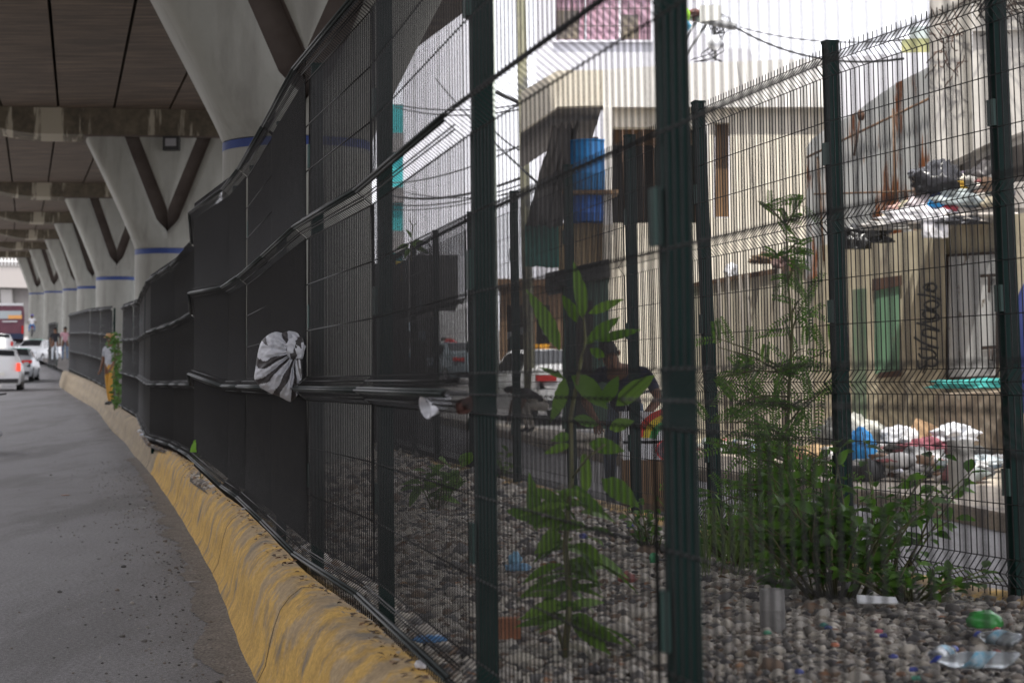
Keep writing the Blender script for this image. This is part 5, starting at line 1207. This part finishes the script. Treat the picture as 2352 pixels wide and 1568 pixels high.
for k,(x,y,c,l) in enumerate(caps): glump('bottle_cap',x,y,(.013,.012,.008),c,l,'cap',50+k,amp=.15)
# water bottles lower right
def bottle(px,py,L_,rz,label,rad=.032,lab=(.10,.42,.60),cap=(.02,.06,.45)):
    c=WZ(px,py,.385); c.z=.395+rad; ax=Vector((math.cos(rz),math.sin(rz),.02)).normalized(); t=thing('plastic_bottle',c,label,'bottle','crushed water bottles')
    e1=Vector((0,0,1)); e1=(e1-ax*e1.z).normalized(); e2=ax.cross(e1); N=20
    def rev(pr): return [[c+ax*u+(e1*math.cos(6.2832*k/N)+e2*math.sin(6.2832*k/N))*r_*(1+.06*mn.noise(Vector((u*60,k*.6,px)))) for k in range(N)] for u,r_ in pr]
    b=B(); b.grid(rev([(0,.002),(0,rad*.8),(.01,rad)]+[(.02+j*.012,rad*(.94 if j%2 else 1)) for j in range(int((L_-.08)/.012))]+[(L_-.05,rad),(L_-.02,rad*.5),(L_-.012,rad*.38),(L_,rad*.38)]),0,True,True)
    obj('shell',b,M('clear_bottle_plastic',(.80,.85,.88),.15,trans=.7),t)
    b=B(); b.grid(rev([(L_*.35,rad*1.03),(L_*.62,rad*1.03)]),0,True,True); obj('label_band',b,M('bottle_label',lab,.4,(.6,.65,.68),scale=40),t)
    b=B(); b.grid(rev([(L_,rad*.42),(L_+.014,rad*.42),(L_+.015,.001)]),0,True,True); obj('screw_cap',b,M('bottle_cap_blue',cap,.4),t)
bottle(2330,1553,.2,R(175),'clear water bottle with a pale blue label and dark blue cap, bottom right corner')
bottle(2150,1545,.16,R(60),'clear crushed water bottle without visible cap, left of the labelled bottle',lab=(.5,.5,.5),cap=(.3,.3,.3))
bottle(2335,1505,.15,R(120),'small clear bottle behind the labelled one at the right edge',lab=(.5,.52,.52),cap=(.5,.5,.5))
# concrete stub
c=WZ(1775,1436,.37); b=B(); N=26; rr_=29/F*c.y; H_=W(1775,1352,c.y).z-c.z
rows=[[c+Vector((rr_*k_*math.cos(6.2832*j/N),rr_*k_*math.sin(6.2832*j/N),z)) for j in range(N)] for k_,z in ((1,-.03),(1,H_*.42),(1.03,H_*.44),(1,H_*.47),(.99,H_),(.86,H_),(.84,H_*.5),(.01,H_*.5))]
b.grid(rows,0,True,True); obj('pipe_stub',b,M('grey_pipe_concrete',(.24,.235,.22),.9,(.30,.29,.28),scale=30,bump=.4),label='short grey pipe stub standing upright in the gravel',cat='pipe')
# dead leaves on gravel, kerb litter
def dl(n,fn,name,label,cols,kind='stuff',sz=(.02,.05)):
    rnd=random.Random(n); b=B()
    for k in range(n):
        p=fn(rnd); a=rnd.uniform(0,6.28); l_=rnd.uniform(*sz); leaf(b,p,p+Vector((math.cos(a)*l_,math.sin(a)*l_,rnd.uniform(-.002,.012))),l_*.5,(rnd.gauss(0,.3),rnd.gauss(0,.3),1),.3*rnd.random(),n=3)
    obj(name,b,islandmat(name+'_mix',cols),label=label,cat='leaf litter',kind=kind)
def onmed(rnd):
    Y=5+rnd.random()**1.5*14; xl=atY(ALL,Y); xr=atY(farn,Y); return Vector((xl+(xr-xl)*rnd.random(),Y,.385))
dl(420,onmed,'dead_leaves','brown dead leaves and bits scattered over the median gravel',[(.16,.08,.04),(.24,.12,.06),(.10,.06,.04),(.30,.18,.09)])
def onkerb(rnd):
    Y=5.5+rnd.random()**1.4*24; return Vector((atY(ALL,Y)-.02-abs(rnd.gauss(0,.035)),Y,mz(Y)+.012))
dl(520,onkerb,'kerb_leaf_litter','dry leaf litter gathered between the near fence foot and the yellow kerb',[(.12,.07,.04),(.20,.11,.06),(.07,.05,.035),(.35,.30,.24)],sz=(.012,.035))
for k,(x,y,c,l,s_) in enumerate(((1258//1,0,0,'',0),)): pass
KL=[(725,1312,.37,(.03,.25,.48),'bright blue torn plastic strip on the kerb top',(.02,.05,.008)),(968,1532,.38,(.62,.60,.62),'white crumpled tissue at the fence foot near the bottom edge',(.02,.03,.016)),(888,1405,.39,(.5,.48,.5),'pale grey tissue caught at the near fence foot',(.018,.02,.02)),(560,1170,.38,(.6,.6,.6),'white scrap on the kerb top at mid distance',(.015,.05,.008)),(330,1000,.38,(.5,.55,.68),'pale blue plastic scrap on the far kerb top, left of the fence',(.05,.12,.03)),(322,992,.38,(.7,.7,.7),'white wrapper on the far kerb top beside the pale blue scrap',(.04,.1,.03)),(680,1262,.38,(.55,.52,.5),'beige scrap on the kerb top before the blue strip',(.012,.03,.008))]
for k,(x,y,z,c,l,s_) in enumerate(KL): glump('kerb_scrap',x,y,s_,c,l,'scrap',70+k,z=z)
# road litter
RL=[(443,1336,(.05,.012,.004),(.45,.44,.47),'silver foil wrapper lying on the asphalt beside the yellow kerb'),(240,982,(.14,.08,.02),(.62,.62,.60),'white plate like scrap on the road near the pale kerb'),(193,1037,(.04,.04,.01),(.6,.55,.5),'small pale paper on the road at mid distance'),(150,1137,(.05,.03,.006),(.5,.28,.2),'thin orange scrap on the road'),(563,1478,(.03,.02,.006),(.08,.10,.25),'dark blue scrap on the road at the kerb foot'),(330,1166,(.02,.015,.006),(.55,.55,.52),'tiny white chip on the asphalt left of the kerb')]
for k,(x,y,s_,c,l) in enumerate(RL): glump('road_scrap',x,y,s_,c,l,'scrap',90+k,z=.004,gl=.4)
rnd=random.Random(17); b=B(); kk=0
while kk<1500:
    Y=7+rnd.random()**1.6*24; x=atY(ALL,Y)-.30-abs(rnd.expovariate(1/.26)); s_=rnd.uniform(.002,.006)*(1+.4*rnd.random())
    if rnd.random()<.05: s_*=2.2
    vs_,fs_=ICO[1]; b.add([Vector((x,Y,s_*.4))+Vector((v.x*s_*1.2,v.y*s_,v.z*s_*.7))*rnd.uniform(.85,1.2) for v in vs_],fs_,0,True); kk+=1
obj('road_grit',b,islandmat('grit_mix',[(.15,.14,.13),(.28,.265,.245),(.09,.085,.08),(.20,.17,.145),(.36,.34,.31)]),label='grit and small stones on the asphalt along the kerb foot',cat='grit',kind='stuff')
# tall striped sign glimpsed through the fence gap
q=W(505,690,48); t=thing('fuel_price_sign',q,'narrow white sign with blue top and red bands seen through the angled fence panel','sign')
b=B(); poly(b,[(492,600),(518,600),(518,672),(492,672)],48,.3); obj('white_board',b,M('sign_white',(.6,.6,.62),.6),t)
b=B(); poly(b,[(505,500),(514,530),(518,598),(490,598),(492,560)],48,.3); obj('blue_board',b,M('sign_blue',(.12,.30,.55),.6,(.3,.5,.7),scale=1.5),t)
b=B(); poly(b,[(492,612),(518,612),(518,622),(492,622)],47.97,.02); poly(b,[(494,646),(518,646),(518,656),(494,656)],47.97,.02); obj('red_band',b,MATS['sign_red'],t)
# building added out of view left of the road, blocking sky light under the deck
q=Vector((-20,10,0)); t=thing('added_shade_building',q,'long dull shopfront building added out of view left of the road to block sky light','building')
b=B(); A=Vector((-15.5,-30,-.2)); Bq=Vector((-27,52,-.2)); d_=(Bq-A); n_=Vector((-d_.y,d_.x,0)).normalized()
b.prism([A,Bq,Bq+Vector((0,0,13)),A+Vector((0,0,13))],n_*8); obj('wall',b,M('dull_shop_plaster',(.20,.18,.16),.9,(.27,.25,.22),scale=.6),t)
for k in range(9):
    for z in (1.2,4.6,8.0):
        b=B(); c=A+d_*((k+.5)/9)+Vector((0,0,z)); u=d_.normalized()
        b.prism([c-u*1.6,c+u*1.6,c+u*1.6+Vector((0,0,2)),c-u*1.6+Vector((0,0,2))],-n_*.08); obj('window',b,glassd,t)
# joints across the kerb and the dust drift along its foot
def kx(Y):
    wd_=1 if Y<27 else min(3,1+(Y-27)*.3); return sum(kbase(Y+q*wd_) for q in (-1.5,-.8,0,.8,1.5))/5
b=B()
for Y in (8.1,12.6,19.4,28):
    pts=[]
    for i,(dd,z) in enumerate([(0,0),(.06,.01),(.13,.005),(.19,-.03),(.235,-.08),(.262,-.15),(.28,-.22),(.30,-.30),(.345,-.37)]):
        y=Y+.03*mn.noise(Vector((Y,i*.7,0)))+.0; k_=.285/.345
        s_=k_*(1+.015*mn.noise(Vector((y*2.5,(i+1)*.4,9)))+.025*mn.noise(Vector((y*.7,(i+1)*.2,4))))
        pts.append(Vector((kx(y)-dd*s_,y,mz(y)+z+.006*mn.noise(Vector((y*1.7,(i+1)*.5,5)))-.001)))
    b.tube(pts,.003,5)
obj('kerb_joint',b,M('joint_dark',(.06,.05,.04),.95),kind='structure')
b=B(); rows=[]
Y=5.5
while Y<32:
    x=kx(Y)-.245; w_=.16+.14*abs(mn.noise(Vector((Y*.6,1,1))))*2+.05*mn.noise(Vector((Y*4,2,2)))+.03*mn.noise(Vector((Y*13,2,2)))
    rows.append([Vector((x-w_*j/3,Y,gz(Y)+.004+(.006 if j==0 else 0))) for j in range(4)]); Y+=.06
b.grid(rows,0,True)
dm=M('kerb_foot_dust',(.17,.15,.13),.95,(.23,.205,.18),scale=6,bump=.6,bscale=60); add_speckle(dm,90,.5)
obj('dust_drift',b,dm,kind='structure')
q=W(-20,600,320); t=thing('distant_building',q,'dull grey building closing the view above the far bridge at the left edge','building')
b=B(); poly(b,[(-400,560),(60,560),(60,720),(-400,720)],320,8); obj('wall',b,M('distant_wall',(.13,.125,.12),.9,(.20,.19,.185),scale=.15),t)
b=B()
for k in range(5): poly(b,[(-30+k*16,572),(-22+k*16,572),(-22+k*16,582),(-30+k*16,582)],319.8,.15)
obj('window',b,dark,t)
